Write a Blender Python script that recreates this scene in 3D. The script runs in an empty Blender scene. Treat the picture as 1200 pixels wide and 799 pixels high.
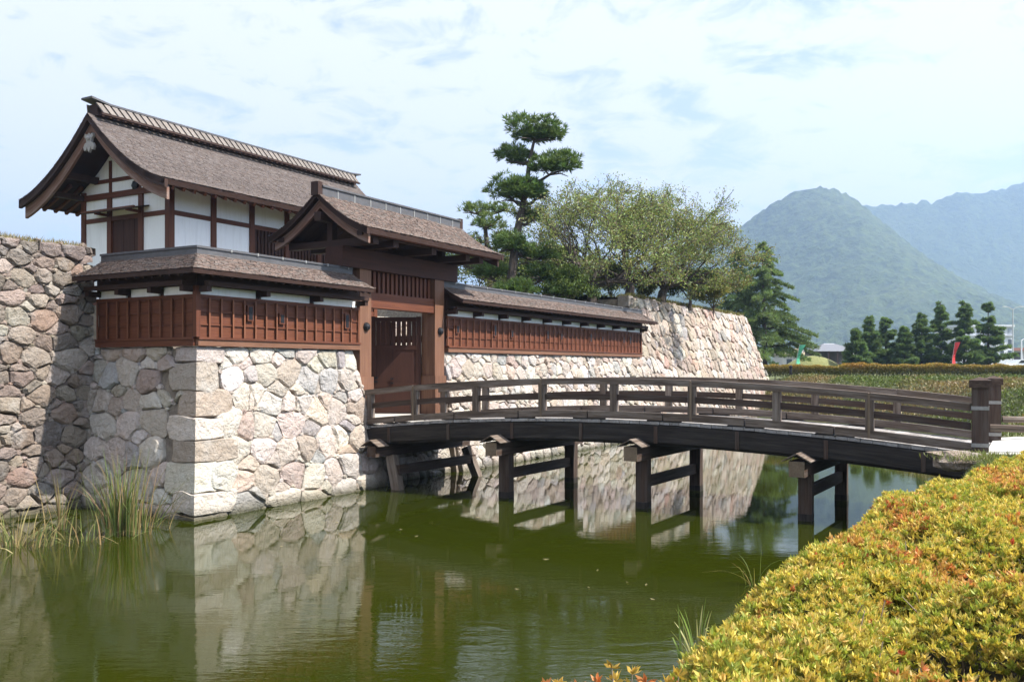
import bpy, math, random
import numpy as np
from mathutils import Vector

# ------------------------------------------------------------------ camera, sky, sun, exposure
random.seed(7)
RNG = np.random.default_rng(7)
SC = bpy.context.scene
COL = SC.collection
F_PX, HOR, EYE = 1060.0, 430.0, 3.4          # focal length and horizon row of the 1200 px photograph, eye height over the water
cam_d = bpy.data.cameras.new('camera')
cam = bpy.data.objects.new('camera', cam_d)
COL.objects.link(cam)
cam.location = (0, 0, EYE)
cam.rotation_euler = (math.radians(90), 0, 0)
cam_d.sensor_width = 36
cam_d.lens = F_PX / 1200 * 36
cam_d.shift_y = (HOR - 399.5) / 1200
cam_d.clip_start, cam_d.clip_end = 0.1, 20000
SC.camera = cam

CA, SA = math.cos(math.radians(30)), math.sin(math.radians(30))
SUN_EL = math.radians(50)
sun_h = Vector((0.955, -0.297)).normalized()    # horizontal direction towards the sun
wd = bpy.data.worlds.new('World')
SC.world = wd
wd.use_nodes = True
nt = wd.node_tree
for n in list(nt.nodes):
    nt.nodes.remove(n)
out = nt.nodes.new('ShaderNodeOutputWorld')
bg = nt.nodes.new('ShaderNodeBackground')
sky = nt.nodes.new('ShaderNodeTexSky')
sky.sky_type = 'NISHITA'
sky.sun_disc = False
sky.sun_elevation = SUN_EL
sky.sun_rotation = math.atan2(sun_h.x, sun_h.y)
sky.air_density, sky.dust_density, sky.ozone_density = 1.0, 1.5, 1.2
bg.inputs['Strength'].default_value = 0.118
# thin broken cloud layer, laid on a plane high over the whole dome
tc = nt.nodes.new('ShaderNodeTexCoord')
sep = nt.nodes.new('ShaderNodeSeparateXYZ')
nt.links.new(tc.outputs['Generated'], sep.inputs[0])
def wmath(op, a, b=None):
    n = nt.nodes.new('ShaderNodeMath'); n.operation = op
    for i, x in enumerate((a, b)):
        if x is None: continue
        if isinstance(x, (int, float)): n.inputs[i].default_value = x
        else: nt.links.new(x, n.inputs[i])
    return n.outputs[0]
zz = wmath('ADD', wmath('MAXIMUM', sep.outputs['Z'], 0.0), 0.16)
cmb = nt.nodes.new('ShaderNodeCombineXYZ')
nt.links.new(wmath('DIVIDE', sep.outputs['X'], zz), cmb.inputs[0])
nt.links.new(wmath('DIVIDE', sep.outputs['Y'], zz), cmb.inputs[1])
def wnoise(scale, detail, rough, dist):
    n = nt.nodes.new('ShaderNodeTexNoise')
    n.inputs['Scale'].default_value = scale
    n.inputs['Detail'].default_value = detail
    n.inputs['Roughness'].default_value = rough
    n.inputs['Distortion'].default_value = dist
    nt.links.new(cmb.outputs[0], n.inputs['Vector'])
    return n.outputs[0]
cl = wmath('ADD', wmath('MULTIPLY', wnoise(1.5, 5, 0.5, 0.4), 0.42), wmath('MULTIPLY', wnoise(6.0, 10, 0.66, 0.5), 0.58))
ramp = nt.nodes.new('ShaderNodeValToRGB')
ramp.color_ramp.elements[0].position = 0.405
ramp.color_ramp.elements[1].position = 0.50
ramp.color_ramp.elements[0].color = (0.16, 0.16, 0.16, 1)
ramp.color_ramp.elements[1].color = (0.97, 0.97, 0.97, 1)
nt.links.new(cl, ramp.inputs[0])
mixc = nt.nodes.new('ShaderNodeMix'); mixc.data_type = 'RGBA'
nt.links.new(ramp.outputs[0], mixc.inputs[0])
tnt = nt.nodes.new('ShaderNodeMix'); tnt.data_type = 'RGBA'; tnt.blend_type = 'MULTIPLY'
tnt.inputs[0].default_value = 1.0
nt.links.new(sky.outputs[0], tnt.inputs[6]); tnt.inputs[7].default_value = (1.12, .96, .92, 1)
nt.links.new(tnt.outputs[2], mixc.inputs[6])
mixc.inputs[7].default_value = (4.1, 4.08, 4.22, 1)
nt.links.new(mixc.outputs[2], bg.inputs['Color'])
nt.links.new(bg.outputs[0], out.inputs['Surface'])

sl = bpy.data.lights.new('sun', 'SUN')
sl.energy = 5.0
sl.angle = math.radians(0.55)
sl.color = (1.0, 0.958, 0.89)
so = bpy.data.objects.new('sun', sl)
COL.objects.link(so)
sd = Vector((sun_h.x * math.cos(SUN_EL), sun_h.y * math.cos(SUN_EL), math.sin(SUN_EL)))
so.rotation_euler = sd.to_track_quat('Z', 'Y').to_euler()
so.location = (60, -20, 80)
vs = SC.view_settings
vs.view_transform = 'Standard'
vs.look = 'None'
vs.gamma = 1.0
vs.exposure = 1.28
vs.use_curve_mapping = False
SC.render.engine = 'CYCLES'
SC.cycles.use_denoising = True
SC.cycles.max_bounces = 6
SC.cycles.diffuse_bounces = 3
SC.cycles.glossy_bounces = 3
SC.cycles.transmission_bounces = 2
SC.cycles.volume_bounces = 1
SC.cycles.caustics_reflective = False
SC.cycles.caustics_refractive = False

# ------------------------------------------------------------------ frames and helpers
# castle frame: s runs along the moat wall, t points across the moat towards the near bank, origin = wall corner at the water line
OX, OY = -7.03, 20.02
U = np.array([SA, CA, 0.0]); Vv = np.array([CA, -SA, 0.0])
def W(s, t, z):
    return (OX + SA * s + CA * t, OY + CA * s - SA * t, z)
def px(x, D):
    return (x - 600) / F_PX * D
def at(x, y, D):
    return (px(x, D), D, EYE - (y - HOR) / F_PX * D)
def st_of(X, Y):
    a, b = X - OX, Y - OY
    return a * SA + b * CA, a * CA - b * SA
def onz(x, y, z):
    D = (EYE - z) * F_PX / (y - HOR)
    return (px(x, D), D, z)

def smooth01(a, b, x):
    x = np.clip((x - a) / (b - a), 0, 1)
    return x * x * (3 - 2 * x)

_perm = RNG.random((64, 64))
def vnoise(x, y):
    x = np.asarray(x, float); y = np.asarray(y, float)
    xi = np.floor(x).astype(int); yi = np.floor(y).astype(int)
    fx = x - xi; fy = y - yi
    fx = fx * fx * (3 - 2 * fx); fy = fy * fy * (3 - 2 * fy)
    g = lambda a, b: _perm[a % 64, b % 64]
    return (g(xi, yi) * (1 - fx) + g(xi + 1, yi) * fx) * (1 - fy) + (g(xi, yi + 1) * (1 - fx) + g(xi + 1, yi + 1) * fx) * fy
def fbm(x, y, n=4):
    v = 0; a = 1; tot = 0
    for i in range(n):
        v = v + a * (vnoise(x * 2 ** i + 17 * i, y * 2 ** i + 5 * i) - 0.5); tot += a; a *= 0.5
    return v / tot * 2

class MB:
    """collects points and faces; every box also stores its grain coordinates"""
    def __init__(self):
        self.v, self.f, self.g, self.c = [], [], [], []
    def add(self, pts, faces, grain=None, col=None):
        o = len(self.v)
        self.v += [tuple(p) for p in pts]
        self.f += [tuple(i + o for i in f) for f in faces]
        self.g += [tuple(x) for x in (grain if grain is not None else pts)]
        self.c += [col or (1, 1, 1)] * len(pts)
        return self
    def hexa(self, P, L=None, col=None):
        """P: 8 corners, first four at one end of the long axis, last four at the other"""
        P = [np.array(p, float) for p in P]
        ln = np.linalg.norm(P[4] - P[0]); a = np.linalg.norm(P[1] - P[0]); b = np.linalg.norm(P[3] - P[0])
        r = random.random() * 50; q = random.random() * 50
        gr = [(r, q, 0), (r, q + a, 0), (r, q + a, b), (r, q, b), (r + ln, q, 0), (r + ln, q + a, 0), (r + ln, q + a, b), (r + ln, q, b)]
        F = [(3, 2, 1, 0), (4, 5, 6, 7), (0, 1, 5, 4), (1, 2, 6, 5), (2, 3, 7, 6), (3, 0, 4, 7)]
        return self.add(P, F, gr, col)
    def box(self, s0, s1, t0, t1, z0, z1, col=None):
        """axis box of the castle frame; grain along the longest side"""
        d = (abs(s1 - s0), abs(t1 - t0), abs(z1 - z0)); m = d.index(max(d))
        if m == 0: P = [W(s, t, z) for s in (s0, s1) for t, z in ((t0, z0), (t1, z0), (t1, z1), (t0, z1))]
        elif m == 1: P = [W(s, t, z) for t in (t0, t1) for s, z in ((s0, z0), (s0, z1), (s1, z1), (s1, z0))]
        else: P = [W(s, t, z) for z in (z0, z1) for s, t in ((s0, t0), (s1, t0), (s1, t1), (s0, t1))]
        return self.hexa(P, col=col)
    def bar(self, p0, p1, w, h, up=(0, 0, 1), col=None):
        p0 = np.array(p0, float); p1 = np.array(p1, float)
        d = p1 - p0; d /= np.linalg.norm(d)
        up = np.array(up, float)
        if abs(np.dot(up, d)) > 0.95: up = np.array([CA, -SA, 0])
        x = np.cross(d, up); x /= np.linalg.norm(x); y = np.cross(x, d)
        P = [e + x * a * w / 2 + y * b * h / 2 for e in (p0, p1) for a, b in ((-1, -1), (1, -1), (1, 1), (-1, 1))]
        return self.hexa(P, col=col)
    def sweep(self, pts, w, h, side):
        """rectangular section (w across 'side', h vertical, pts on the section's top middle) along a path"""
        n = len(pts); side = np.array(side, float); side /= np.linalg.norm(side)
        P, G = [], []; run = random.random() * 40; q = random.random() * 40; prev = None
        for p in pts:
            p = np.array(p, float)
            if prev is not None: run += np.linalg.norm(p - prev)
            prev = p
            for a, b in ((-1, -1), (1, -1), (1, 0), (-1, 0)):
                P.append(p + side * a * w / 2 + np.array([0, 0, b * h])); G.append((run, q + a * w / 2, b * h))
        Fc = [(3, 2, 1, 0), tuple(4 * (n - 1) + k for k in range(4))]
        for i in range(n - 1):
            for k in range(4):
                a, b = 4 * i + k, 4 * i + (k + 1) % 4
                Fc.append((a, b, b + 4, a + 4))
        return self.add(P, Fc, G)
    def tube(self, pts, rad, n=7, cap=True):
        P, G = [], []; run = random.random() * 30
        m = len(pts); pts = [np.array(p, float) for p in pts]
        for i, p in enumerate(pts):
            d = pts[min(i + 1, m - 1)] - pts[max(i - 1, 0)]; d /= max(np.linalg.norm(d), 1e-9)
            a = np.cross(d, (0.31, 0.95, 0.05) if abs(d[2]) > .8 else (0, 0, 1)); a /= np.linalg.norm(a); b = np.cross(d, a)
            if i: run += np.linalg.norm(p - pts[i - 1])
            for k in range(n):
                th = 2 * math.pi * k / n
                P.append(p + (a * math.cos(th) + b * math.sin(th)) * rad[i]); G.append((run, math.cos(th) * rad[i], math.sin(th) * rad[i]))
        Fc = []
        for i in range(m - 1):
            for k in range(n):
                a, b = n * i + k, n * i + (k + 1) % n
                Fc.append((a, b, b + n, a + n))
        if cap: Fc += [tuple(reversed(range(n))), tuple(n * (m - 1) + k for k in range(n))]
        return self.add(P, Fc, G)
    def lathe(self, base, prof, n=12, axis=(0, 0, 1)):
        ax = np.array(axis, float); ax /= np.linalg.norm(ax)
        return self.tube([np.array(base) + ax * h for r, h in prof], [max(r, 1e-3) for r, h in prof], n)

def raw_mesh(name, V, F, col=None, grain=None, smooth=False):
    me = bpy.data.meshes.new(name)
    if isinstance(F, np.ndarray):
        nf, k = F.shape
        me.vertices.add(len(V)); me.vertices.foreach_set('co', np.asarray(V, np.float32).ravel())
        me.loops.add(nf * k); me.loops.foreach_set('vertex_index', F.astype(np.int32).ravel())
        me.polygons.add(nf)
        me.polygons.foreach_set('loop_start', np.arange(0, nf * k, k, dtype=np.int32))
        me.update(calc_edges=True)
    else:
        me.from_pydata([tuple(map(float, p)) for p in V], [], F)
        me.update()
    if col is not None:
        at_ = me.attributes.new('col', 'FLOAT_COLOR', 'POINT')
        c = np.ones((len(V), 4), np.float32); c[:, :3] = col
        at_.data.foreach_set('color', c.ravel())
    if grain is not None:
        at_ = me.attributes.new('grain', 'FLOAT_VECTOR', 'POINT')
        at_.data.foreach_set('vector', np.asarray(grain, np.float32).ravel())
    if smooth:
        me.polygons.foreach_set('use_smooth', np.ones(len(me.polygons), bool))
    return me

def link(name, V, F, mat, parent=None, col=None, grain=None, smooth=False, origin=None):
    V = np.asarray(V, float)
    if origin is None:
        origin = (V.min(0) + V.max(0)) / 2 if parent is not None else np.array([*(V.min(0) + V.max(0))[:2] / 2, V.min(0)[2]])
    me = raw_mesh(name, V - origin, F, col, grain, smooth)
    me.materials.append(mat)
    o = bpy.data.objects.new(name, me)
    COL.objects.link(o)
    base = np.zeros(3)
    if parent is not None:
        o.parent = parent
        base = np.array(parent['_w'])
    o.location = Vector(origin - base)
    o['_w'] = [float(x) for x in origin]
    return o

def build(mb, name, mat, parent=None, smooth=False):
    return link(name, mb.v, mb.f, mat, parent, col=np.array(mb.c), grain=mb.g, smooth=smooth)

def tag(o, label, cat, group=None):
    o['label'] = label; o['category'] = cat
    if group: o['group'] = group
    return o
def kind(o, k, label=None):
    o['kind'] = k
    if label: o['label'] = label
    return o
def thing(name, loc, label, cat, group=None):
    o = bpy.data.objects.new(name, None)
    o.empty_display_size = 0.3
    COL.objects.link(o)
    o.location = loc
    o['_w'] = [float(x) for x in loc]
    return tag(o, label, cat, group)

# ------------------------------------------------------------------ materials
def new_mat(name):
    m = bpy.data.materials.new(name); m.use_nodes = True
    nt = m.node_tree
    for n in list(nt.nodes): nt.nodes.remove(n)
    o = nt.nodes.new('ShaderNodeOutputMaterial'); b = nt.nodes.new('ShaderNodeBsdfPrincipled')
    nt.links.new(b.outputs[0], o.inputs['Surface'])
    return m, nt, b, o
def inp(nt, sock, x):
    if isinstance(x, bpy.types.NodeSocket): nt.links.new(x, sock)
    else: sock.default_value = x
def rgb(*c): return (*c, 1.0)
def attr(nt, name, what='Color'):
    n = nt.nodes.new('ShaderNodeAttribute'); n.attribute_name = name
    return n.outputs[what]
def pos(nt): return nt.nodes.new('ShaderNodeNewGeometry').outputs['Position']
def mapped(nt, vec, scale):
    n = nt.nodes.new('ShaderNodeMapping'); n.inputs['Scale'].default_value = scale
    nt.links.new(vec, n.inputs['Vector']); return n.outputs[0]
def noise(nt, vec, scale, detail=4, rough=0.55, dist=0.0):
    n = nt.nodes.new('ShaderNodeTexNoise')
    n.inputs['Scale'].default_value = scale; n.inputs['Detail'].default_value = detail
    n.inputs['Roughness'].default_value = rough; n.inputs['Distortion'].default_value = dist
    nt.links.new(vec, n.inputs['Vector']); return n.outputs[0]
def maprange(nt, x, a, b, c, d):
    n = nt.nodes.new('ShaderNodeMapRange')
    inp(nt, n.inputs[0], x)
    for i, q in zip((1, 2, 3, 4), (a, b, c, d)): n.inputs[i].default_value = q
    return n.outputs[0]
def mix(nt, f, a, b, mode='MIX'):
    n = nt.nodes.new('ShaderNodeMix'); n.data_type = 'RGBA'; n.blend_type = mode
    inp(nt, n.inputs[0], f); inp(nt, n.inputs[6], a); inp(nt, n.inputs[7], b)
    return n.outputs[2]
def bump(nt, h, strength, dist, normal=None):
    n = nt.nodes.new('ShaderNodeBump')
    n.inputs['Strength'].default_value = strength; n.inputs['Distance'].default_value = dist
    nt.links.new(h, n.inputs['Height'])
    if normal is not None: nt.links.new(normal, n.inputs['Normal'])
    return n.outputs[0]

def stone_mat(name, tint=(1, 1, 1), lichen=0.25):
    m, nt, b, _ = new_mat(name)
    p = pos(nt)
    c = attr(nt, 'col')
    n1 = noise(nt, p, 3.1, 6, 0.65)
    n2 = noise(nt, p, 26, 5, 0.7)
    n3 = noise(nt, p, 1.2, 3)
    c = mix(nt, maprange(nt, n1, .35, .7, 0, .55), c, rgb(.75 * tint[0], .70 * tint[1], .66 * tint[2]), 'MULTIPLY')
    c = mix(nt, maprange(nt, n2, .48, .72, 0, .5), c, rgb(.55, .52, .50), 'MULTIPLY')
    c = mix(nt, maprange(nt, n3, .56, .68, 0, lichen), c, rgb(.46, .46, .44))
    geo = nt.nodes.new('ShaderNodeSeparateXYZ'); nt.links.new(p, geo.inputs[0])
    wet = maprange(nt, geo.outputs[2], 0.03, .30, .85, 0)
    c = mix(nt, wet, c, rgb(.075, .07, .04))
    nt.links.new(c, b.inputs['Base Color'])
    b.inputs['Roughness'].default_value = .88
    b.inputs['Specular IOR Level'].default_value = .25
    h = bump(nt, n2, .7, .03)
    h = bump(nt, noise(nt, p, 5.5, 7, .62), 1.0, .14, h)
    nt.links.new(h, b.inputs['Normal'])
    return m

def wood_mat(name, c0, c1, grain=1.0, rough=.75, grey=None, bumps=.35):
    m, nt, b, _ = new_mat(name)
    g = attr(nt, 'grain', 'Vector')
    a = noise(nt, mapped(nt, g, (1.1, 38, 38)), 1.0, 5, .6, .4)
    l = noise(nt, mapped(nt, g, (.5, 3.0, 3.0)), 1.0, 3)
    c = mix(nt, maprange(nt, a, .3, .72, 0, grain), rgb(*c0), rgb(*c1))
    c = mix(nt, maprange(nt, l, .35, .7, 0, .55), c, rgb(.55, .52, .5), 'MULTIPLY')
    if grey:
        w = noise(nt, mapped(nt, g, (.8, 9, 9)), 1.0, 5, .7)
        c = mix(nt, maprange(nt, w, .45, .68, 0, .8), c, rgb(*grey))
    c = mix(nt, 1.0, c, attr(nt, 'col'), 'MULTIPLY')
    nt.links.new(c, b.inputs['Base Color'])
    b.inputs['Roughness'].default_value = rough
    b.inputs['Specular IOR Level'].default_value = .3
    nt.links.new(bump(nt, a, bumps, .008), b.inputs['Normal'])
    return m

def plain_mat(name, c, rough=.7, n_scale=4, var=.15, bumps=0.0, metal=0.0, spec=.4):
    m, nt, b, _ = new_mat(name)
    p = pos(nt)
    n = noise(nt, p, n_scale, 5, .6)
    cc = mix(nt, maprange(nt, n, .3, .75, 0, 1), rgb(*[x * (1 + var) for x in c]), rgb(*[x * (1 - var) for x in c]))
    nt.links.new(cc, b.inputs['Base Color'])
    b.inputs['Roughness'].default_value = rough; b.inputs['Metallic'].default_value = metal
    b.inputs['Specular IOR Level'].default_value = spec
    if bumps: nt.links.new(bump(nt, n, bumps, .02), b.inputs['Normal'])
    return m

def attr_mat(name, rough=.8, var=.25, scale=30, bumps=.2, dist=.01, spec=.25):
    m, nt, b, _ = new_mat(name)
    p = pos(nt)
    n = noise(nt, p, scale, 4, .6)
    c = mix(nt, maprange(nt, n, .35, .7, 0, var * 2), attr(nt, 'col'), rgb(.45, .43, .42), 'MULTIPLY')
    nt.links.new(c, b.inputs['Base Color'])
    b.inputs['Roughness'].default_value = rough; b.inputs['Specular IOR Level'].default_value = spec
    if bumps: nt.links.new(bump(nt, n, bumps, dist), b.inputs['Normal'])
    return m

def leaf_mat(name, trans=.35, rough=.5, spec=.3):
    m, nt, b, o = new_mat(name)
    c = attr(nt, 'col')
    nt.links.new(c, b.inputs['Base Color'])
    b.inputs['Roughness'].default_value = rough; b.inputs['Specular IOR Level'].default_value = spec
    t = nt.nodes.new('ShaderNodeBsdfTranslucent')
    nt.links.new(mix(nt, 1.0, c, rgb(1.0, 1.0, .6), 'MULTIPLY'), t.inputs[0])
    mx = nt.nodes.new('ShaderNodeMixShader'); mx.inputs[0].default_value = trans
    nt.links.new(b.outputs[0], mx.inputs[1]); nt.links.new(t.outputs[0], mx.inputs[2])
    nt.links.new(mx.outputs[0], o.inputs['Surface'])
    return m

M_STONE = stone_mat('pale_granite', (1.05, 1.0, .92))
M_STONE_OLD = stone_mat('old_brown_stone', (1, .95, .92), .3)
M_EARTH = plain_mat('dark_joint_earth', (.055, .047, .04), .95, 9, .3, .5)
M_RED = wood_mat('red_brown_timber', (.078, .022, .010), (.155, .050, .021), 1.0, .62)
M_REDBOARD = wood_mat('red_brown_board', (.095, .028, .012), (.165, .053, .022), .9, .65)
M_TAN = wood_mat('pale_timber', (.125, .055, .030), (.215, .108, .062), 1.0, .6)
M_TAN2 = wood_mat('batten_timber', (.13, .045, .020), (.23, .088, .042), 1.0, .65)
M_DARK = wood_mat('dark_eave_timber', (.03, .014, .010), (.055, .026, .017), .9, .75)
M_BRIDGE = wood_mat('weathered_bridge_timber', (.055, .037, .026), (.175, .13, .098), 1.0, .8, (.25, .205, .168), .5)
M_TAR = wood_mat('tarred_bridge_timber', (.010, .008, .0065), (.032, .024, .019), 1.0, .75, (.05, .041, .034), .5)
M_PILE = wood_mat('brown_pile_timber', (.030, .018, .012), (.085, .050, .034), 1.0, .75, (.09, .072, .06), .5)
M_PILE2 = wood_mat('pale_strap_timber', (.14, .095, .06), (.24, .18, .12), 1.0, .8)
M_DECK = wood_mat('grey_deck_plank', (.22, .20, .185), (.36, .335, .31), 1.0, .85, (.40, .38, .36), .5)
m_, nt_, b_, _o = new_mat('white_lime_plaster')
p_ = pos(nt_)
st_ = noise(nt_, mapped(nt_, p_, (7, 7, .7)), 1.0, 5, .65)
bl_ = noise(nt_, p_, 2.2, 5, .6)
c_ = mix(nt_, maprange(nt_, st_, .5, .8, 0, .45), rgb(.88, .872, .855), rgb(.62, .60, .57))
c_ = mix(nt_, maprange(nt_, bl_, .45, .75, 0, .35), c_, rgb(.80, .78, .75))
nt_.links.new(c_, b_.inputs['Base Color']); b_.inputs['Roughness'].default_value = .92
nt_.links.new(bump(nt_, bl_, .15, .02), b_.inputs['Normal'])
M_PLASTER = m_
M_SHINGLE = attr_mat('cypress_shingle', .9, .3, 22, .3, .01)
M_RIDGE = plain_mat('grey_ridge_cover', (.085, .083, .086), .55, 6, .2, .1, .2)
M_RIDGETILE = attr_mat('pale_ridge_board', .8, .2, 15)
M_IRON = plain_mat('black_iron', (.02, .02, .022), .45, 20, .2, .1, .6)
M_STRAP = plain_mat('grey_metal_strap', (.28, .27, .25), .5, 20, .2, .1, .5)
M_CARVE = plain_mat('grey_carved_wood', (.30, .28, .26), .8, 25, .25, .2)
M_LEAF = leaf_mat('leaf')
M_NEEDLE = leaf_mat('needle', .38, .55)
M_BLADE = leaf_mat('reed_blade', .3, .5)
M_BARK = wood_mat('bark', (.05, .038, .03), (.13, .105, .09), 1.0, .95, None, 1.0)
M_RED_SHADE = wood_mat('shade_dark_red_timber', (.034, .011, .006), (.07, .024, .012), 1.0, .7)  # red timber, colour darkened for the gate's shade; also shutters and lattice
M_BARK2 = wood_mat('pale_bark', (.09, .072, .06), (.21, .18, .155), 1.0, .95, None, 1.0)
M_PAINT = attr_mat('painted_surface', .6, .08, 3, 0)
# ------------------------------------------------------------------ ground, water, path, mountains
def moat_edge(s, t):
    """signed distance to the moat's bank (negative inside the moat)"""
    near = t - (13.65 + .75 * smooth01(-7.5, -5.5, s))
    end = (s - (47.0 - 1.2 * t)) / 1.56
    return np.maximum(near, end)
def ground_z(s, t):
    s = np.asarray(s, float); t = np.asarray(t, float)
    d = moat_edge(s, t)
    f = smooth01(9, 34, s)
    top = 1.65 + .85 * f + .42 * smooth01(67, 78, OY + CA * s - SA * t)
    wid = .95 + 3.6 * f
    h = -0.7 + (top + .7) * smooth01(-.55, 1, d / wid)
    h = h + .05 * fbm(s * .35, t * .35, 3) * smooth01(0, 3, d) * (1 + 2 * f)
    castle = ((t < -.9) & (s > .9) & (s < 52)) | (t < -4.6)
    h = np.where(castle & (s < 52), 1.80, h)
    far = smooth01(140, 700, np.hypot(s, t))
    return h * (1 - far) + far * 2.4
def axis(lo, hi, step, far):
    a = list(np.arange(lo, hi + 1e-6, step))
    g = [12, 30, 70, 160, 400, 900, 2000, far]
    return np.array([lo - x for x in reversed(g)] + a + [hi + x for x in g])
ss = axis(-22, 84, .5, 4400); tt = axis(-8, 36, .35, 4400)
SS, TT = np.meshgrid(ss, tt, indexing='ij')
ZZ = ground_z(SS, TT)
V = np.stack([OX + SA * SS + CA * TT, OY + CA * SS - SA * TT, ZZ], -1).reshape(-1, 3)
n1, n2 = SS.shape
I = np.arange(n1 * n2).reshape(n1, n2)
Fq = np.stack([I[:-1, :-1], I[:-1, 1:], I[1:, 1:], I[1:, :-1]], -1).reshape(-1, 4)[:, ::-1].copy()
m, nt, b, _ = new_mat('grassy_ground')
p = pos(nt)
g1 = noise(nt, p, .35, 5, .6); g2 = noise(nt, p, 9, 5, .7)
c = mix(nt, maprange(nt, g1, .35, .68, 0, 1), rgb(.075, .10, .028), rgb(.16, .145, .055))
c = mix(nt, maprange(nt, g2, .4, .7, 0, .7), c, rgb(.05, .055, .02), 'MIX')
nt.links.new(c, b.inputs['Base Color']); b.inputs['Roughness'].default_value = .95
nt.links.new(bump(nt, g2, .8, .08), b.inputs['Normal'])
M_GROUND = m
kind(link('ground', V, Fq, M_GROUND, None, smooth=True, origin=np.zeros(3)), 'structure', 'grassy earth bank and flat land around the moat')

# water sheet
m, nt, b, _ = new_mat('moat_water')
p = pos(nt)
b.inputs['Base Color'].default_value = rgb(.0185, .024, .0013)
b.inputs['Roughness'].default_value = .012
b.inputs['IOR'].default_value = 1.33
b.inputs['Specular IOR Level'].default_value = .5
w1 = noise(nt, mapped(nt, p, (1.3, 4.2, 1)), 1.0, 4, .6, .6)
w2 = noise(nt, mapped(nt, p, (5, 13, 1)), 1.0, 3, .5, .3)
area = noise(nt, mapped(nt, p, (.10, .16, 1)), 1.0, 2)
geo = nt.nodes.new('ShaderNodeSeparateXYZ'); nt.links.new(p, geo.inputs[0])
amt = nt.nodes.new('ShaderNodeMath'); amt.operation = 'MULTIPLY'
nt.links.new(maprange(nt, area, .38, .62, .25, 1.0), amt.inputs[0])
nt.links.new(maprange(nt, geo.outputs[1], 8, 19, 1.0, .16), amt.inputs[1])
bn = nt.nodes.new('ShaderNodeBump'); bn.inputs['Distance'].default_value = .0075
nt.links.new(amt.outputs[0], bn.inputs['Strength']); nt.links.new(w1, bn.inputs['Height'])
bn2 = nt.nodes.new('ShaderNodeBump'); bn2.inputs['Distance'].default_value = .0022
nt.links.new(amt.outputs[0], bn2.inputs['Strength']); nt.links.new(w2, bn2.inputs['Height']); nt.links.new(bn.outputs[0], bn2.inputs['Normal'])
nt.links.new(bn2.outputs[0], b.inputs['Normal'])
mb = MB(); mb.add([W(-60, -6, 0), W(-60, 15.2, 0), W(60, 15.2, 0), W(75, -6, 0)], [(0, 1, 2, 3)])
M_WATER = m
kind(build(mb, 'moat_water', M_WATER), 'structure', 'still olive green moat water reflecting the walls')

# light path from the bridge end to the right and along the bank
M_PATH = plain_mat('pale_path_paving', (.42, .40, .36), .9, 14, .12, .2)
mb = MB()
def path_strip(mb, s0, s1, t0, t1, n, m_, dz):
    P, Fc = [], []
    for i in range(n + 1):
        for j in range(m_ + 1):
            s_, t_ = s0 + (s1 - s0) * i / n, t0 + (t1 - t0) * j / m_
            P.append(W(s_, t_, max(float(ground_z(s_, t_)), 1.62) + dz))
    for i in range(n):
        for j in range(m_):
            a = i * (m_ + 1) + j
            Fc.append((a + m_ + 1, a + m_ + 2, a + 1, a))
    mb.add(P, Fc)
path_strip(mb, 6.2, 11.2, 15.25, 24, 10, 18, .05)
kind(build(mb, 'path', M_PATH), 'structure', 'pale paved path leading off the end of the bridge')

# mountains
def ridge_mesh(name, pts, D0, foot, back, step, spur, seed, mat, label, pw=1.9):
    xs = np.array([a for a, _ in pts]); hs = np.array([(HOR - b_) / F_PX * D0 + EYE for _, b_ in pts])
    X = np.arange(px(xs[0], D0), px(xs[-1], D0), step)
    Y = np.concatenate([np.arange(foot, D0, step), np.arange(D0, back, step * 2)])
    GX, GY = np.meshgrid(X, Y, indexing='ij')
    H = np.interp(GX / D0 * F_PX + 600, xs, hs)
    k = np.ones(5) / 5
    q = np.clip((GY - foot) / (D0 - foot), 0, 1)
    prof = np.where(GY <= D0, q ** pw, 1 - .8 * smooth01(D0, back, GY))
    sp = fbm(GX / spur + seed, GY / (spur * 2.2) + seed, 4)
    Z = H * prof * (1 + .34 * sp * (1 - q ** 2)) + 2
    Z += (RNG.random(GX.shape) - .5) * step * 1.0 * (prof > .03)
    Z += fbm(GX / 24 + seed, GY / 24, 2) * 5 * (1 - .75 * smooth01(.85, 1, q))
    Z = np.where(GY <= foot + step, -6, np.maximum(Z, -6))
    V = np.stack([GX, GY, Z], -1).reshape(-1, 3)
    a, b_ = GX.shape
    I = np.arange(a * b_).reshape(a, b_)
    Fq = np.stack([I[:-1, :-1], I[1:, :-1], I[1:, 1:], I[:-1, 1:]], -1).reshape(-1, 4)
    o = link(name, V, Fq, mat, None, origin=np.array([0, D0, 0.]))
    return kind(o, 'structure', label)
m, nt, b, _ = new_mat('forested_slope')
p = pos(nt)
f1 = noise(nt, p, .085, 4, .65); f2 = noise(nt, p, .008, 4, .6)
c = mix(nt, maprange(nt, f1, .38, .65, 0, 1), rgb(.008, .020, .008), rgb(.058, .085, .024))
c = mix(nt, maprange(nt, f2, .5, .65, 0, .35), c, rgb(.065, .08, .03))
nt.links.new(c, b.inputs['Base Color']); b.inputs['Roughness'].default_value = 1
nt.links.new(bump(nt, f1, 1.0, 6.0), b.inputs['Normal'])
M_FOREST = m
ridge_mesh('wooded_hill', [(380, 425), (480, 410), (560, 392), (640, 372), (720, 345), (800, 312), (860, 273), (876, 262), (899, 245.6), (925, 229), (945, 222.6), (960, 220.6), (974, 221.4), (990, 228.5), (1008, 241), (1035, 262), (1068, 294), (1100, 317), (1133, 337), (1166, 356), (1210, 378), (1290, 405), (1400, 428)], 1600, 760, 2200, 7.5, 210, 3.3, M_FOREST, 'rounded forested hill rising behind the trees')
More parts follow.
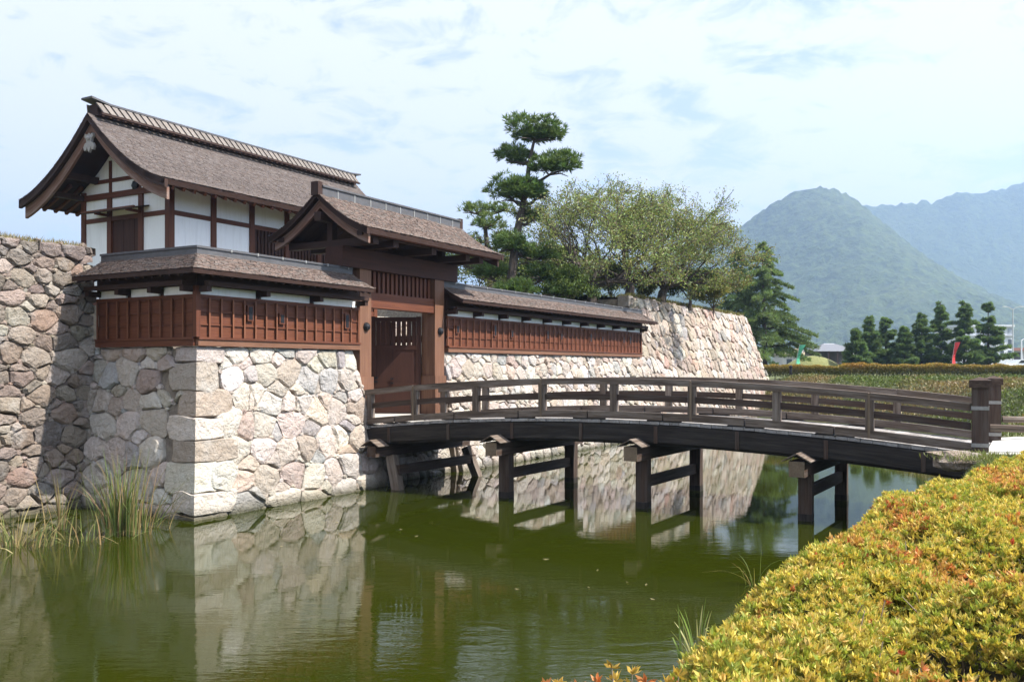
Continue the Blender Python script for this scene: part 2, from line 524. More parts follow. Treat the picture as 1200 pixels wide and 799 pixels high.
ridge_mesh('mountain_ridge', [(300, 420), (500, 380), (700, 320), (860, 270), (1006, 242), (1048, 243), (1061, 239), (1081, 237.4), (1094, 239), (1117, 228.6), (1152, 226), (1178, 224.4), (1200, 213.7), (1260, 190), (1340, 180), (1450, 210), (1600, 280), (1800, 400)], 2350, 1680, 3100, 13, 320, 8.1, M_FOREST, 'long blue mountain ridge far behind the hill')

# the air: pale haze round everything, the sky outside
mv = bpy.data.materials.new('haze_air'); mv.use_nodes = True
hn = mv.node_tree
for n in list(hn.nodes): hn.nodes.remove(n)
ho = hn.nodes.new('ShaderNodeOutputMaterial'); hv = hn.nodes.new('ShaderNodeVolumePrincipled')
hv.inputs['Color'].default_value = (.50, .69, 1.0, 1)
hv.inputs['Density'].default_value = .00034
hv.inputs['Anisotropy'].default_value = .55
hn.links.new(hv.outputs[0], ho.inputs['Volume'])
mb = MB()
x0, x1, y0, y1, z0, z1 = -7600, 7600, -7200, 7600, -12, 590
mb.add([(x, y, z) for z in (z0, z1) for x, y in ((x0, y0), (x1, y0), (x1, y1), (x0, y1))], [(3, 2, 1, 0), (4, 5, 6, 7), (0, 1, 5, 4), (1, 2, 6, 5), (2, 3, 7, 6), (3, 0, 4, 7)])
kind(build(mb, 'haze', mv), 'stuff', 'pale summer haze in the air')
# ------------------------------------------------------------------ rubble masonry: every stone is a piece
def clip_poly(P, nx, ny, c):
    out = []
    n = len(P)
    for i in range(n):
        a, b = P[i], P[(i + 1) % n]
        da = nx * a[0] + ny * a[1] - c; db = nx * b[0] + ny * b[1] - c
        if da <= 0: out.append(a)
        if (da < 0 < db) or (db < 0 < da):
            k = da / (da - db)
            out.append((a[0] + (b[0] - a[0]) * k, a[1] + (b[1] - a[1]) * k))
    return out
def darts(dom, spec, stretch, fixed=()):
    """seeds of roughly coursed rubble: (course height, stone width, share of filler stones)"""
    xs = [p[0] for p in dom]; ys = [p[1] for p in dom]
    ch, sw, fill = spec
    pts = [tuple(f) for f in fixed]
    nf = len(pts)
    y = min(ys) - ch * .3
    while y < max(ys) + ch * .4:
        h = ch * random.uniform(.75, 1.25)
        x = min(xs) - random.random() * sw
        ph = random.random() * 9
        while x < max(xs) + sw:
            w = sw * math.exp(random.gauss(0, .38))
            cx, cy = x + w / 2, y + h / 2 + random.gauss(0, ch * .12) + .22 * ch * math.sin(x * 1.1 + ph)
            r = min(w, h) * .5
            ok = all(math.hypot((cx - q[0]) / stretch, cy - q[1]) > (q[2] + r) * .80 for q in pts[:nf])
            if ok:
                if w < sw * .62 and random.random() < .45:
                    pts.append((cx, cy - h * .24, r * .7)); pts.append((cx + random.gauss(0, .04), cy + h * .24, r * .7))
                else: pts.append((cx, cy, r))
                if random.random() < fill:
                    pts.append((x + random.gauss(0, .05), y + random.gauss(0, .05), ch * .1))
            x += w
        y += h
    return np.array(pts, float)
def cells(dom, seeds, stretch):
    X = seeds[:, 0] / stretch; Y = seeds[:, 1]; Wt = (seeds[:, 2] * .8) ** 2
    D0 = [(a / stretch, b) for a, b in dom]
    res = []
    for i in range(len(seeds)):
        d2 = (X - X[i]) ** 2 + (Y - Y[i]) ** 2
        P = D0
        for j in np.argsort(d2)[1:26]:
            nx, ny = 2 * (X[j] - X[i]), 2 * (Y[j] - Y[i])
            c = X[j] ** 2 + Y[j] ** 2 - X[i] ** 2 - Y[i] ** 2 - Wt[j] + Wt[i]
            P = clip_poly(P, nx, ny, c)
            if len(P) < 3: break
        if len(P) >= 3: res.append([(a * stretch, b) for a, b in P])
    return res
def area2(P):
    return abs(sum(P[i][0] * P[(i + 1) % len(P)][1] - P[(i + 1) % len(P)][0] * P[i][1] for i in range(len(P)))) / 2
def stone_piece(P, Fm, gap, proud, corner=None, rnd=.25, dmin=.14, dome=.045):
    """returns points, faces of one stone: sunk skirt, rounded rim, uneven face; folds over p = corner"""
    n = len(P)
    cx = sum(p[0] for p in P) / n; cy = sum(p[1] for p in P) / n
    # drop very short edges, cut the corners round
    Q = []
    for i in range(n):
        a, b = P[i], P[(i + 1) % n]
        if math.hypot(a[0] - b[0], a[1] - b[1]) > .05: Q.append(a)
    if len(Q) < 3: return None
    R = []
    for i in range(len(Q)):
        a, b = Q[i], Q[(i + 1) % len(Q)]
        L = math.hypot(b[0] - a[0], b[1] - a[1])
        r1, r2 = [min(rnd * random.uniform(.3, 1.4), .085 / L * random.uniform(.5, 1.3), .42) for _ in (0, 1)]
        R.append((a[0] + (b[0] - a[0]) * r1, a[1] + (b[1] - a[1]) * r1))
        L = math.hypot(b[0] - a[0], b[1] - a[1])
        if L > .3:
            k = random.uniform(.4, .6); o = random.uniform(-.03, .05)
            R.append((a[0] + (b[0] - a[0]) * k - (b[1] - a[1]) / L * -o, a[1] + (b[1] - a[1]) * k - (b[0] - a[0]) / L * o))
        R.append((a[0] + (b[0] - a[0]) * (1 - r2), a[1] + (b[1] - a[1]) * (1 - r2)))
    if corner is not None and min(p[0] for p in R) < corner - .02 and max(p[0] for p in R) > corner + .02:
        S = []
        for i in range(len(R)):
            a, b = R[i], R[(i + 1) % len(R)]
            if abs(a[0] - corner) < .02: a = (corner, a[1])
            S.append(a)
            if (a[0] - corner) * (b[0] - corner) < 0 and abs(b[0] - corner) >= .02:
                k = (corner - a[0]) / (b[0] - a[0]); S.append((corner, a[1] + (b[1] - a[1]) * k))
        R = S; fold = True
    else: fold = False
    rad = math.sqrt(area2(R)) + 1e-6
    tx, ty = random.gauss(0, .05), random.gauss(0, .05)
    rings = []
    base = random.uniform(-.02, .035)
    for lv, (sh, dep) in enumerate(((gap * .2, -dmin), (gap, base), (gap + .028 + .03 * min(rad, .7), base + proud))):
        k = max(.45, 1 - sh * 1.9 / rad)
        ring = []
        for p in R:
            j = random.uniform(-.012, .012) if lv else 0
            q = (cx + (p[0] - cx) * (k + j), cy + (p[1] - cy) * (k + j))
            if fold and p[0] == corner: q = (corner, q[1])
            d = dep + ((q[0] - cx) * tx + (q[1] - cy) * ty if lv == 2 and not fold else 0) + (random.uniform(-.012, .012) if lv == 2 and not fold else 0)
            ring.append(Fm(q[0], q[1], d))
        rings.append(ring)
    m = len(R)
    pts = rings[0] + rings[1] + rings[2]
    Fc = []
    for l in (0, 1):
        for i in range(m):
            j = (i + 1) % m
            Fc.append((l * m + i, l * m + j, (l + 1) * m + j, (l + 1) * m + i))
    top = [2 * m + i for i in range(m)]
    if fold:
        ci = [i for i in range(m) if R[i][0] == corner]
        if len(ci) == 2:
            a, b = ci
            Fc.append(tuple(top[a:b + 1])); Fc.append(tuple(top[b:] + top[:a + 1]))
        else: Fc.append(tuple(top))
    else:
        # shoulder ring and crown of the bulging face
        bul = dome * min(rad, .8) * random.uniform(.5, 1.3)
        ox, oy = random.gauss(0, .06) * rad, random.gauss(0, .06) * rad
        for p in R:
            k2 = .52 + random.uniform(-.06, .06)
            q = (cx + ox + (p[0] - cx) * k2, cy + oy + (p[1] - cy) * k2)
            pts.append(Fm(q[0], q[1], base + proud + bul * .8 + (q[0] - cx) * tx + (q[1] - cy) * ty + random.uniform(-.012, .012)))
        for i in range(m):
            j = (i + 1) % m
            Fc.append((top[i], top[j], 3 * m + j, 3 * m + i))
        pts.append(Fm(cx + ox, cy + oy, base + proud + bul + random.uniform(-.012, .012)))
        for i in range(m): Fc.append((3 * m + i, 3 * m + (i + 1) % m, 4 * m))
    return pts, Fc
def pick(cols):
    r = random.random() * sum(w for _, w in cols)
    for c, w in cols:
        r -= w
        if r <= 0: break
    k = random.uniform(.82, 1.16)
    return tuple(min(.8, x * k * random.uniform(.96, 1.04)) for x in c)
PALE = [((.49, .43, .37), 6), ((.56, .505, .445), 5), ((.37, .355, .34), 1.2), ((.43, .36, .30), 3), ((.68, .645, .60), .8), ((.40, .32, .265), .9)]
BROWN = [((.265, .215, .175), 5), ((.32, .265, .22), 4), ((.21, .175, .15), 3), ((.27, .20, .16), 1.2), ((.37, .325, .275), 2)]
FARC = [((.42, .35, .29), 5), ((.36, .295, .24), 4), ((.50, .44, .385), 4), ((.38, .27, .22), 1.0), ((.33, .31, .29), 1)]
def chinks(cl, Fm, rest, cols, share, corner):
    """small wedge stones where three stones meet"""
    seen = {}
    for c in cl:
        for p in c:
            k = (round(p[0] / .045), round(p[1] / .045)); seen[k] = seen.get(k, 0) + 1
    for (a, b), n in seen.items():
        if n < 2 or random.random() > share: continue
        x, y = a * .045, b * .045
        if corner is not None and abs(x - corner) < .12: continue
        m = random.randint(4, 6); r = random.uniform(.045, .10); th0 = random.random() * 6
        P = [(x + r * random.uniform(.7, 1.25) * math.cos(th0 + 6.283 * i / m) * 1.25, y + r * random.uniform(.6, 1.1) * math.sin(th0 + 6.283 * i / m)) for i in range(m)]
        st = stone_piece(P, Fm, .002, .02, None, .16, .12, .05)
        if st: rest.add(st[0], st[1], None, pick(cols))
def masonry(parent, dom, Fm, sizes, stretch, mat, cols, proud=.05, gap=.022, corner=None, fixed=(), limit=300, rnd=.25, dmin=.14, stuff_area=0.0, blocks=(), chink=.75):
    seeds = darts(dom, sizes, stretch, fixed)
    cl = [c for c in cells(dom, seeds, stretch) if area2(c) > .006]
    cl.sort(key=area2, reverse=True)
    rest = MB(); n_rest = 0
    def cen(c): return sum(p[0] for p in c) / len(c), sum(p[1] for p in c) / len(c)
    for B in blocks:
        bx0, bx1 = min(p[0] for p in B), max(p[0] for p in B); by0, by1 = min(p[1] for p in B), max(p[1] for p in B)
        cl = [c for c in cl if not (bx0 + .10 < cen(c)[0] < bx1 - .10 and by0 < cen(c)[1] < by1)]
        pts, Fc = stone_piece(B, lambda p, z, d: Fm(p, z, d + .022), gap, .045, corner, .2, dmin + .04)
        col = pick(cols)
        link('corner_stone', pts, Fc, mat, parent, col=np.array([col] * len(pts)))
    chinks(cl, Fm, rest, cols, chink, corner); n_rest += 1
    for i, c in enumerate(cl):
        st = stone_piece(c, Fm, gap, proud * random.uniform(.5, 1.5), corner, rnd, dmin)
        if st is None: continue
        pts, Fc = st
        col = pick(cols)
        if i < limit and area2(c) > stuff_area:
            link('stone', pts, Fc, mat, parent, col=np.array([col] * len(pts)))
        else:
            rest.add(pts, Fc, None, col); n_rest += 1
    if n_rest:
        kind(build(rest, 'filler_stones', mat, parent), 'stuff')
    return len(cl)

M_JOINT = plain_mat('rubble_joint', (.17, .14, .11), .95, 7, .5, .8)
# block under the wooden wall left of the gate: left face and front face folded round one corner
ZT = 3.88
def block_map(p, z, d):
    b = .14 * z
    if p > 1e-9: return W(b + p * (6.9 - b) / 6.9, -b + d, z)
    if p < -1e-9: return W(b - d, -b + p, z)
    return W(b - d, -b + d, z)
blk = thing('stone_wall', W(3, -1, 0), 'pale rubble stone base with squared corner stones under the wooden wall left of the gate', 'stone wall', 'dry stone castle walls')
quoin = []
zq = -.45
for i in range(8):
    h = random.uniform(.46, .72)
    la, lb = (.85, .6, .95, .7, .85, .55, .9, .7)[i], (.62, 1.15, .72, 1.3, .8, 1.05, .6, .9)[i]
    if zq + h > ZT - .02 or i == 7: h = ZT - zq
    j = lambda: random.uniform(-.07, .07)
    quoin.append([(-la + j(), zq + j()), (0, zq), (lb + j(), zq + j()), (lb + .06 + j(), zq + h * .5), (lb + j(), zq + h + j()), (0, zq + h), (-la + j(), zq + h + j()), (-la - .05 + j(), zq + h * .5)])
    zq += h
    if zq >= ZT - .03: break
masonry(blk, [(-4.0, -.5), (7.05, -.5), (5.93, ZT), (-4.0, ZT)], block_map, (.56, .72, .5), 1.3, M_STONE, PALE, .05, .009, 0.0, (), 300, .10, blocks=quoin)
mb = MB()
P = [W(-.02, .02, -.6), W(6.95, .02, -.6), W(6.95, -4.4, -.6), W(-.02, -4.4, -.6), W(.60, -.60, ZT - .05), W(5.85, -.60, ZT - .05), W(5.85, -4.4, ZT - .05), W(.60, -4.4, ZT - .05)]
mb.add(P, [(3, 2, 1, 0), (4, 5, 6, 7), (0, 1, 5, 4), (1, 2, 6, 5), (2, 3, 7, 6), (3, 0, 4, 7)])
build(mb, 'earth_core', M_JOINT, blk)

# abutment under the gate
ab = thing('stone_abutment', W(8.6, -.6, 0), 'shaded stone abutment below the gate under the bridge end', 'stone wall', 'dry stone castle walls')
masonry(ab, [(6.2, -.5), (11.2, -.5), (11.2, 1.72), (6.2, 1.72)], lambda p, z, d: W(p, -.32 - .1 * z + d, z), (.5, .6, .4), 1.25, M_STONE, PALE, .05, .010, None, (), 300, .10, chink=.5)
mb = MB().box(6.0, 11.3, -3.2, -.52, -.6, 1.66); build(mb, 'earth_core', M_JOINT, ab)
mb = MB().box(6.1, 11.2, -8.0, -.55, 1.7, 1.90); build(mb, 'threshold_paving', M_PATH, ab)

# long low wall right of the gate
lw = thing('stone_wall', W(19, -1, 0), 'long pale stone base under the wooden wall right of the gate', 'stone wall', 'dry stone castle walls')
masonry(lw, [(10.75, -.5), (28.9, -.5), (28.9, ZT), (10.55, ZT)], lambda p, z, d: W(p, -.14 * z + d, z), (.46, .56, .35), 1.15, M_STONE, [(c, w * (1.6 if sum(c) > 1 else 1)) for c, w in PALE], .05, .010, None, (), 300, .10, chink=.5)
mb = MB()
P = [W(10.6, .02, -.6), W(29, .02, -.6), W(29, -3, -.6), W(10.6, -3, -.6), W(10.6, -.60, ZT - .05), W(29, -.60, ZT - .05), W(29, -3, ZT - .05), W(10.6, -3, ZT - .05)]
BOXF = [(3, 2, 1, 0), (4, 5, 6, 7), (0, 1, 5, 4), (1, 2, 6, 5), (2, 3, 7, 6), (3, 0, 4, 7)]
mb.add(P, BOXF); build(mb, 'earth_core', M_JOINT, lw)

# tall bastion beyond it, battered, with earth and grass on top
ba = thing('stone_bastion', W(40, -3, 0), 'tall sloping stone bastion beyond the wooden wall with trees on top', 'stone wall', 'dry stone castle walls')
masonry(ba, [(27.6, -.5), (53.3, -.5), (50.9, 7.0), (29.6, 7.0)], lambda p, z, d: W(p, -.27 * z + d, z), (.62, .66, .35), 1.0, M_STONE, FARC, .09, .014, None, (), 300, .16, dmin=.18)
mb = MB()
P = [W(27.6, .06, -.6), W(53.1, .06, -.6), W(53.1, -26, -.6), W(27.6, -26, -.6), W(29.6, -1.97, 6.93), W(50.7, -1.97, 6.93), W(50.7, -26, 6.93), W(29.6, -26, 6.93)]
mb.add(P, BOXF); build(mb, 'earth_core', M_JOINT, ba)
mb = MB()
P, Fc = [], []
na, nb = 44, 14
for i in range(na + 1):
    for j in range(nb + 1):
        s_ = 29.7 + 21 * i / na; t_ = -2.02 - 22 * (j / nb) ** 1.5
        P.append(W(s_, t_, 6.96 + .55 * smooth01(0, 5, -2.0 - t_) * (0.6 + float(fbm(s_ * .3, t_ * .3, 2))) + .1 * float(fbm(s_, t_, 2))))
for i in range(na):
    for j in range(nb):
        a = i * (nb + 1) + j; Fc.append((a, a + 1, a + nb + 2, a + nb + 1))
mb.add(P, Fc); build(mb, 'grassy_top', M_GROUND, ba)
mb = MB().box(29.3, 29.9, -2.5, -1.9, 6.5, 7.06, (.36, .31, .27)); build(mb, 'corner_block', M_STONE, ba)

# old brown wall at the left
ow = thing('stone_wall', W(-4, -4.2, 0), 'old brown rubble wall rising from the water beside the reeds', 'stone wall', 'dry stone castle walls')
def old_map(p, z, d):
    t = -4.0 - .045 * z
    if p < .42 - 1e-9: return W(p, t + d, z)
    if p > .42 + 1e-9: return W(.42 + d, t - (p - .42), z)
    return W(.42 + d, t + d, z)
oq = []
masonry(ow, [(-4.6, -.5), (3.0, -.5), (3.0, 6.42), (-4.6, 6.32)], old_map, (.47, .58, .8), 1.35, M_STONE_OLD, BROWN, .055, .011, .42, oq, 300, .11, chink=.9)
mb = MB().box(-16, .30, -14, -4.36, -.6, 6.3); build(mb, 'earth_core', M_JOINT, ow)
def far_left(p, z, d): return W(p, -4.0 - .045 * z + d, z)
mb = MB().box(-16, -4.6, -5, -4.1, -.6, 6.25); build(mb, 'wall_return', M_STONE_OLD, ow)

# stone base of the turret inside the yard
tb = thing('stone_wall', W(12, -9, 1.85), 'sunlit stone base of the turret seen through the open gate', 'stone wall', 'dry stone castle walls')
masonry(tb, [(9.5, 1.8), (20, 1.8), (20, 5.6), (9.5, 5.6)], lambda p, z, d: W(p, -8.55 - .1 * (z - 1.8) + d, z), (.5, .6, .4), 1.25, M_STONE, PALE, .05, .010, None, (), 300, .10, chink=.5)
mb = MB().box(6.2, 20, -14, -9.1, 1.8, 5.55); build(mb, 'earth_core', M_JOINT, tb)
# ------------------------------------------------------------------ roofs
def prof_fn(half, zr, drop, k=.7, e=1.8):
    return lambda x: zr - drop * (k * (1 - (1 - min(max(x / half, 0), 1)) ** e) + (1 - k) * x / half)
def arc_table(pf, half, n=60):
    xs = [half * i / n for i in range(n + 1)]
    L = [0]
    for a, b in zip(xs[:-1], xs[1:]): L.append(L[-1] + math.hypot(b - a, pf(b) - pf(a)))
    return xs, L
def shingle_side(parent, place, pf, half, a_lo, a_hi, expo, wid, cols, thick=.02, rise=.012, var=.10):
    """place(a, x, z) -> world; a runs along the ridge, x out from it. a_lo / a_hi are functions of x (mitres)."""
    xs, L = arc_table(pf, half)
    tot = L[-1]; nc = int(tot / expo)
    Vs, Fs, Cs = [], [], []
    for c in range(nc + 1):
        l0 = tot - c * expo + .02; l1 = max(l0 - expo * 1.35, 0)
        if l0 <= 0: break
        x0 = min(np.interp(l0, L, xs) + max(0, l0 - tot), half + .02); x1 = float(np.interp(l1, L, xs))
        z0, z1 = pf(min(x0, half)), pf(x1)
        lo, hi = a_lo(x0), a_hi(x0)
        tone = random.uniform(.9, 1.08)
        a = lo - random.random() * wid
        while a < hi:
            w = wid * random.uniform(.6, 1.4)
            b0, b1 = max(a, lo), min(a + w - .004, hi)
            a += w
            if b1 - b0 < .01: continue
            up = rise + thick + random.uniform(-.004, .009); jx = random.uniform(-.012, .012)
            P = [place(b0, x0 + jx, z0 + up), place(b1, x0 + jx, z0 + up), place(max(b1, b0 + .001), x1, z1 + .004), place(b0, x1, z1 + .004), place(b0, x0 + jx, z0 + up - thick), place(b1, x0 + jx, z0 + up - thick)]
            o = len(Vs); Vs += P
            Fs += [(o, o + 1, o + 2, o + 3), (o + 4, o + 5, o + 1, o)]
            k = random.uniform(1 - var, 1 + var) * tone
            cc = random.choice(cols)
            Cs += [tuple(min(.6, q * k) for q in cc)] * 6
    return kind(link('shingles', Vs, np.array(Fs), M_SHINGLE, parent, col=np.array(Cs)), 'stuff')
def roof_body(parent, place, pf, half, a0, a1, thick, mat, name='roof_body', n=14, under=None):
    P, Fc = [], []
    xs = [half * (i / n) for i in range(-n, n + 1)]
    m = len(xs)
    for a in (a0, a1):
        for x in xs: P.append(place(a, x, pf(abs(x))))
        for x in xs: P.append(place(a, x * .985, pf(abs(x)) - (under(abs(x)) if under else thick)))
    for i in range(m - 1):
        Fc += [(i, i + 1, 2 * m + i + 1, 2 * m + i), (m + i + 1, m + i, 3 * m + i, 3 * m + i + 1), (i + 1, i, m + i, m + i + 1), (2 * m + i, 2 * m + i + 1, 3 * m + i + 1, 3 * m + i)]
    Fc += [(0, 2 * m, 3 * m, m), (m - 1, 2 * m - 1, 4 * m - 1, 3 * m - 1)]
    return build(MB().add(P, Fc), name, mat, parent)
def barge(parent, place, pf, half, a, th, off, h0, h1, sgn, mat, n=12, reach=.97):
    """curved gable board on one side of the ridge"""
    P, G, Fc = [], [], []
    for i in range(n + 1):
        x = half * reach * i / n; zt = pf(x) - off; h = h0 + (h1 - h0) * (i / n)
        for da, dz in ((-th / 2, 0), (th / 2, 0), (th / 2, -h), (-th / 2, -h)):
            P.append(place(a + da, sgn * x, zt + dz)); G.append((x * 1.2, da, dz))
    for i in range(n):
        for k in range(4):
            q, r = 4 * i + k, 4 * i + (k + 1) % 4
            Fc.append((q, r, r + 4, q + 4))
    Fc += [(0, 1, 2, 3), tuple(4 * n + k for k in (3, 2, 1, 0))]
    return build(MB().add(P, Fc, G), 'barge_board', mat, parent)

GREYSH = [(.125, .103, .094), (.112, .091, .083), (.14, .118, .109), (.122, .096, .085)]
REDSH = [(.145, .104, .086), (.125, .09, .075), (.165, .124, .105), (.135, .113, .10)]

# ------------------------------------------------------------------ turret building behind the wall
TS0, TT0, DEPTH, BAY, NB = 6.66, -8.95, 4.46, 1.8, 6
TS1 = TS0 + BAY * NB
tw = thing('turret_gatehouse', W(TS0, TT0, 1.85), 'white walled timber turret with big curved shingle roof and carved gable pendant', 'turret')
TC = TT0 - DEPTH / 2
pl = lambda a, x, z: W(a, TC + x, z)
RA0, RA1 = TS0 - 1.5, TS1 + 1.5
HALF = DEPTH / 2 + 1.6
pf = prof_fn(HALF, 11.85, 2.55)
# posts
for i in range(NB + 1):
    build(MB().box(TS0 + BAY * i - .11, TS0 + BAY * i + .11, TT0 - .11, TT0 + .11, 5.57, 9.62), 'post', M_RED, tw)
GP = [0, 1.36, 3.02, DEPTH]
for w_ in GP[1:]:
    build(MB().box(TS0 - .11, TS0 + .11, TT0 - w_ - .11, TT0 - w_ + .11, 5.57, 9.30 if w_ != DEPTH else 9.62), 'post', M_RED, tw)
# beams
for z0, z1, e in ((8.50, 8.66, .085), (9.30, 9.50, .13), (5.6, 5.8, .085)):
    if z0 != 9.30: build(MB().box(TS0 + .111, TS1, TT0 - .08, TT0 + e, z0, z1), 'beam', M_RED, tw)
    build(MB().box(TS0 - e, TS0 + .08, TT0 - DEPTH + .08, TT0 - .111, z0, z1), 'beam', M_RED, tw)
build(MB().box(TS0 - .085, TS0 + .08, TT0 - DEPTH + .6, TT0 - .6, 9.86, 9.99), 'beam', M_RED, tw)
for w_ in (1.45, 3.0):
    build(MB().box(TS0 - .075, TS0 + .07, TT0 - w_ - .07, TT0 - w_ + .07, 9.50, 10.62), 'gable_stud', M_RED, tw)
build(MB().lathe(W(TS0 - .08, TT0 - 1.62, 9.62), [(.01, 0), (.17, .01), (.17, .06), (.10, .09), (.01, .10)], 6, -U), 'nail_cover', M_IRON, tw)
# plaster panels, long side
for i in range(NB):
    a0, a1 = TS0 + BAY * i + .11, TS0 + BAY * (i + 1) - .11
    build(MB().box(a0, a1, TT0 - .05, TT0 + .045, 8.66, 9.60), 'plaster_panel', M_PLASTER, tw)
    if i < 2:
        build(MB().box(a0, a1, TT0 - .05, TT0 + .045, 5.8, 8.50), 'plaster_panel', M_PLASTER, tw)
    else:
        build(MB().box(a0, a1, TT0 - .14, TT0 - .05, 5.8, 8.50), 'lattice_backing', M_DARK, tw)
        k = 0
        for j in range(9):
            q = a0 + .08 + (a1 - a0 - .16) * j / 8
            build(MB().box(q - .055, q + .055, TT0 - .02, TT0 + .06, 5.8, 8.498), 'lattice_bar', M_RED_SHADE, tw)
build(MB().box(TS0 + 2.55, TS0 + 2.68, TT0 + .045, TT0 + .11, 7.36, 7.44), 'water_spout', M_IRON, tw)
# plaster panels, gable end
for a, b_, z0, z1 in ((0, 1.36, 5.8, 8.50), (3.02, DEPTH, 5.8, 8.50), (0, 1.36, 8.66, 9.30), (1.36, 3.02, 8.66, 9.30), (3.02, DEPTH, 8.66, 9.30)):
    build(MB().box(TS0 - .045, TS0 + .05, TT0 - b_ + .11, TT0 - a - .11, z0, z1), 'plaster_panel', M_PLASTER, tw)
# shutter door in the gable end
for j in range(5):
    a = 1.47 + .288 * j
    build(MB().box(TS0 - .03 - .012 * (j % 2), TS0 + .04, TT0 - a - .284, TT0 - a, 5.8, 8.498), 'shutter_board', M_RED_SHADE, tw)
hood = build(MB().bar(W(TS0 - .38, TT0 - .95, 8.80), W(TS0 - .38, TT0 - 3.72, 8.80), .66, .05, (-.25 * SA, -.25 * CA, 1)), 'door_hood', M_DARK, tw)
build(MB().bar(W(TS0 - .66, TT0 - .95, 8.76), W(TS0 - .66, TT0 - 3.72, 8.76), .08, .07), 'hood_rail', M_RED, hood)
for a in (1.36, 3.02):
    build(MB().bar(W(TS0 - .1, TT0 - a, 8.70), W(TS0 - .66, TT0 - a, 8.70), .08, .09), 'hood_bracket', M_RED, hood)
# gable triangle plaster
tri = MB()
pts, fc = [], []
for a in (TS0 - .04, TS0 + .05):
    for x in np.linspace(-DEPTH / 2 - .25, DEPTH / 2 + .25, 15): pts.append(W(a, TC + x, 9.50))
    for x in np.linspace(-DEPTH / 2 - .25, DEPTH / 2 + .25, 15): pts.append(W(a, TC + x, pf(abs(x)) - .24))
for o in (0, 30):
    for i in range(14): fc.append((o + i, o + i + 1, o + 16 + i, o + 15 + i) if o else (o + i + 1, o + i, o + 15 + i, o + 16 + i))
tri.add(pts, fc); build(tri, 'gable_plaster', M_PLASTER, tw)
for nm, a0, a1, b0, b1 in (('rear_wall', TS0 + .06, TS1, TT0 - DEPTH - .05, TT0 - DEPTH + .05), ('end_wall', TS1 - .05, TS1 + .05, TT0 - DEPTH + .06, TT0 - .12)):
    build(MB().box(a0, a1, b0, b1, 5.57, 9.6), nm, M_PLASTER, tw)
# roof
roof_body(tw, pl, pf, HALF, RA0, RA1, .2, M_DARK, under=lambda x: .13 + .05 * x / HALF)
for sg in (1, -1):
    shingle_side(tw, (lambda a, x, z, s=sg: W(a, TC + s * x, z)), pf, HALF, lambda x: RA0, lambda x: RA1, .085, .13, GREYSH)
for a in (RA0 + .22, RA1 - .22):
    for sg in (1, -1):
        barge(tw, pl, pf, HALF, a, .1, .24, .34, .42, sg, wood_mat('barge_timber', (.13, .06, .04), (.23, .125, .085), 1, .8, (.26, .20, .17)) if a == RA0 + .22 and sg == 1 else bpy.data.materials['barge_timber'])
# layered verge edge under the shingles
for a in (RA0 + .06, RA1 - .06):
    for sg in (1, -1):
        barge(tw, pl, pf, HALF, a, .12, .03, .2, .26, sg, M_DARK, reach=1.0)
# rafters under the eaves, purlin ends
for sg in (1, -1):
    for j in range(31):
        a = RA0 + .42 + (RA1 - RA0 - .84) * j / 30
        x0, x1 = DEPTH / 2 - .1, HALF - .12
        build(MB().bar(W(a, TC + sg * x0, pf(x0) - .26), W(a, TC + sg * x1, pf(x1) - .255), .10, .13), 'rafter', M_RED, tw)
    build(MB().bar(W(RA0 + .1, TC + sg * (HALF - .14), pf(HALF - .14) - .185), W(RA1 - .1, TC + sg * (HALF - .14), pf(HALF - .14) - .185), .16, .03), 'eave_board', M_DARK, tw)
for x in (-1.5, 0, 1.5):
    build(MB().box(RA0 + .3, TS0 - .046, TC + x - .1, TC + x + .1, pf(abs(x)) - .62, pf(abs(x)) - .40), 'purlin', M_DARK, tw)
for sg in (1, -1):
    x = DEPTH / 2
    build(MB().box(RA0 + .34, TS0 - .131, TC + sg * x - .1, TC + sg * x + .1, 9.32, 9.50), 'purlin', M_DARK, tw)
# carved pendant
gp = MB()
outl = [(0, .34), (.10, .26), (.23, .33), (.27, .20), (.17, .12), (.14, -.02), (.24, -.05), (.33, -.20), (.27, -.34), (.15, -.30), (.13, -.18), (.07, -.30), (0, -.42)]
full = outl + [(-x, z) for x, z in reversed(outl[1:-1])]
gc = pf(0) - .95; aa = RA0 + .10
n = len(full)
full = [(x * .85, z * .85) for x, z in full]
gp.add([W(aa - .045, TC + x, gc + z) for x, z in full] + [W(aa + .045, TC + x, gc + z) for x, z in full], [tuple(range(n)), tuple(reversed(range(n, 2 * n)))] + [(i, i + n, (i + 1) % n + n, (i + 1) % n) for i in range(n)])
gg = build(gp, 'gable_pendant', M_CARVE, tw)
build(MB().lathe(W(aa - .04, TC, gc + .12), [(.09, 0), (.09, .04), (.03, .07)], 6, -U), 'boss', M_CARVE, gg)
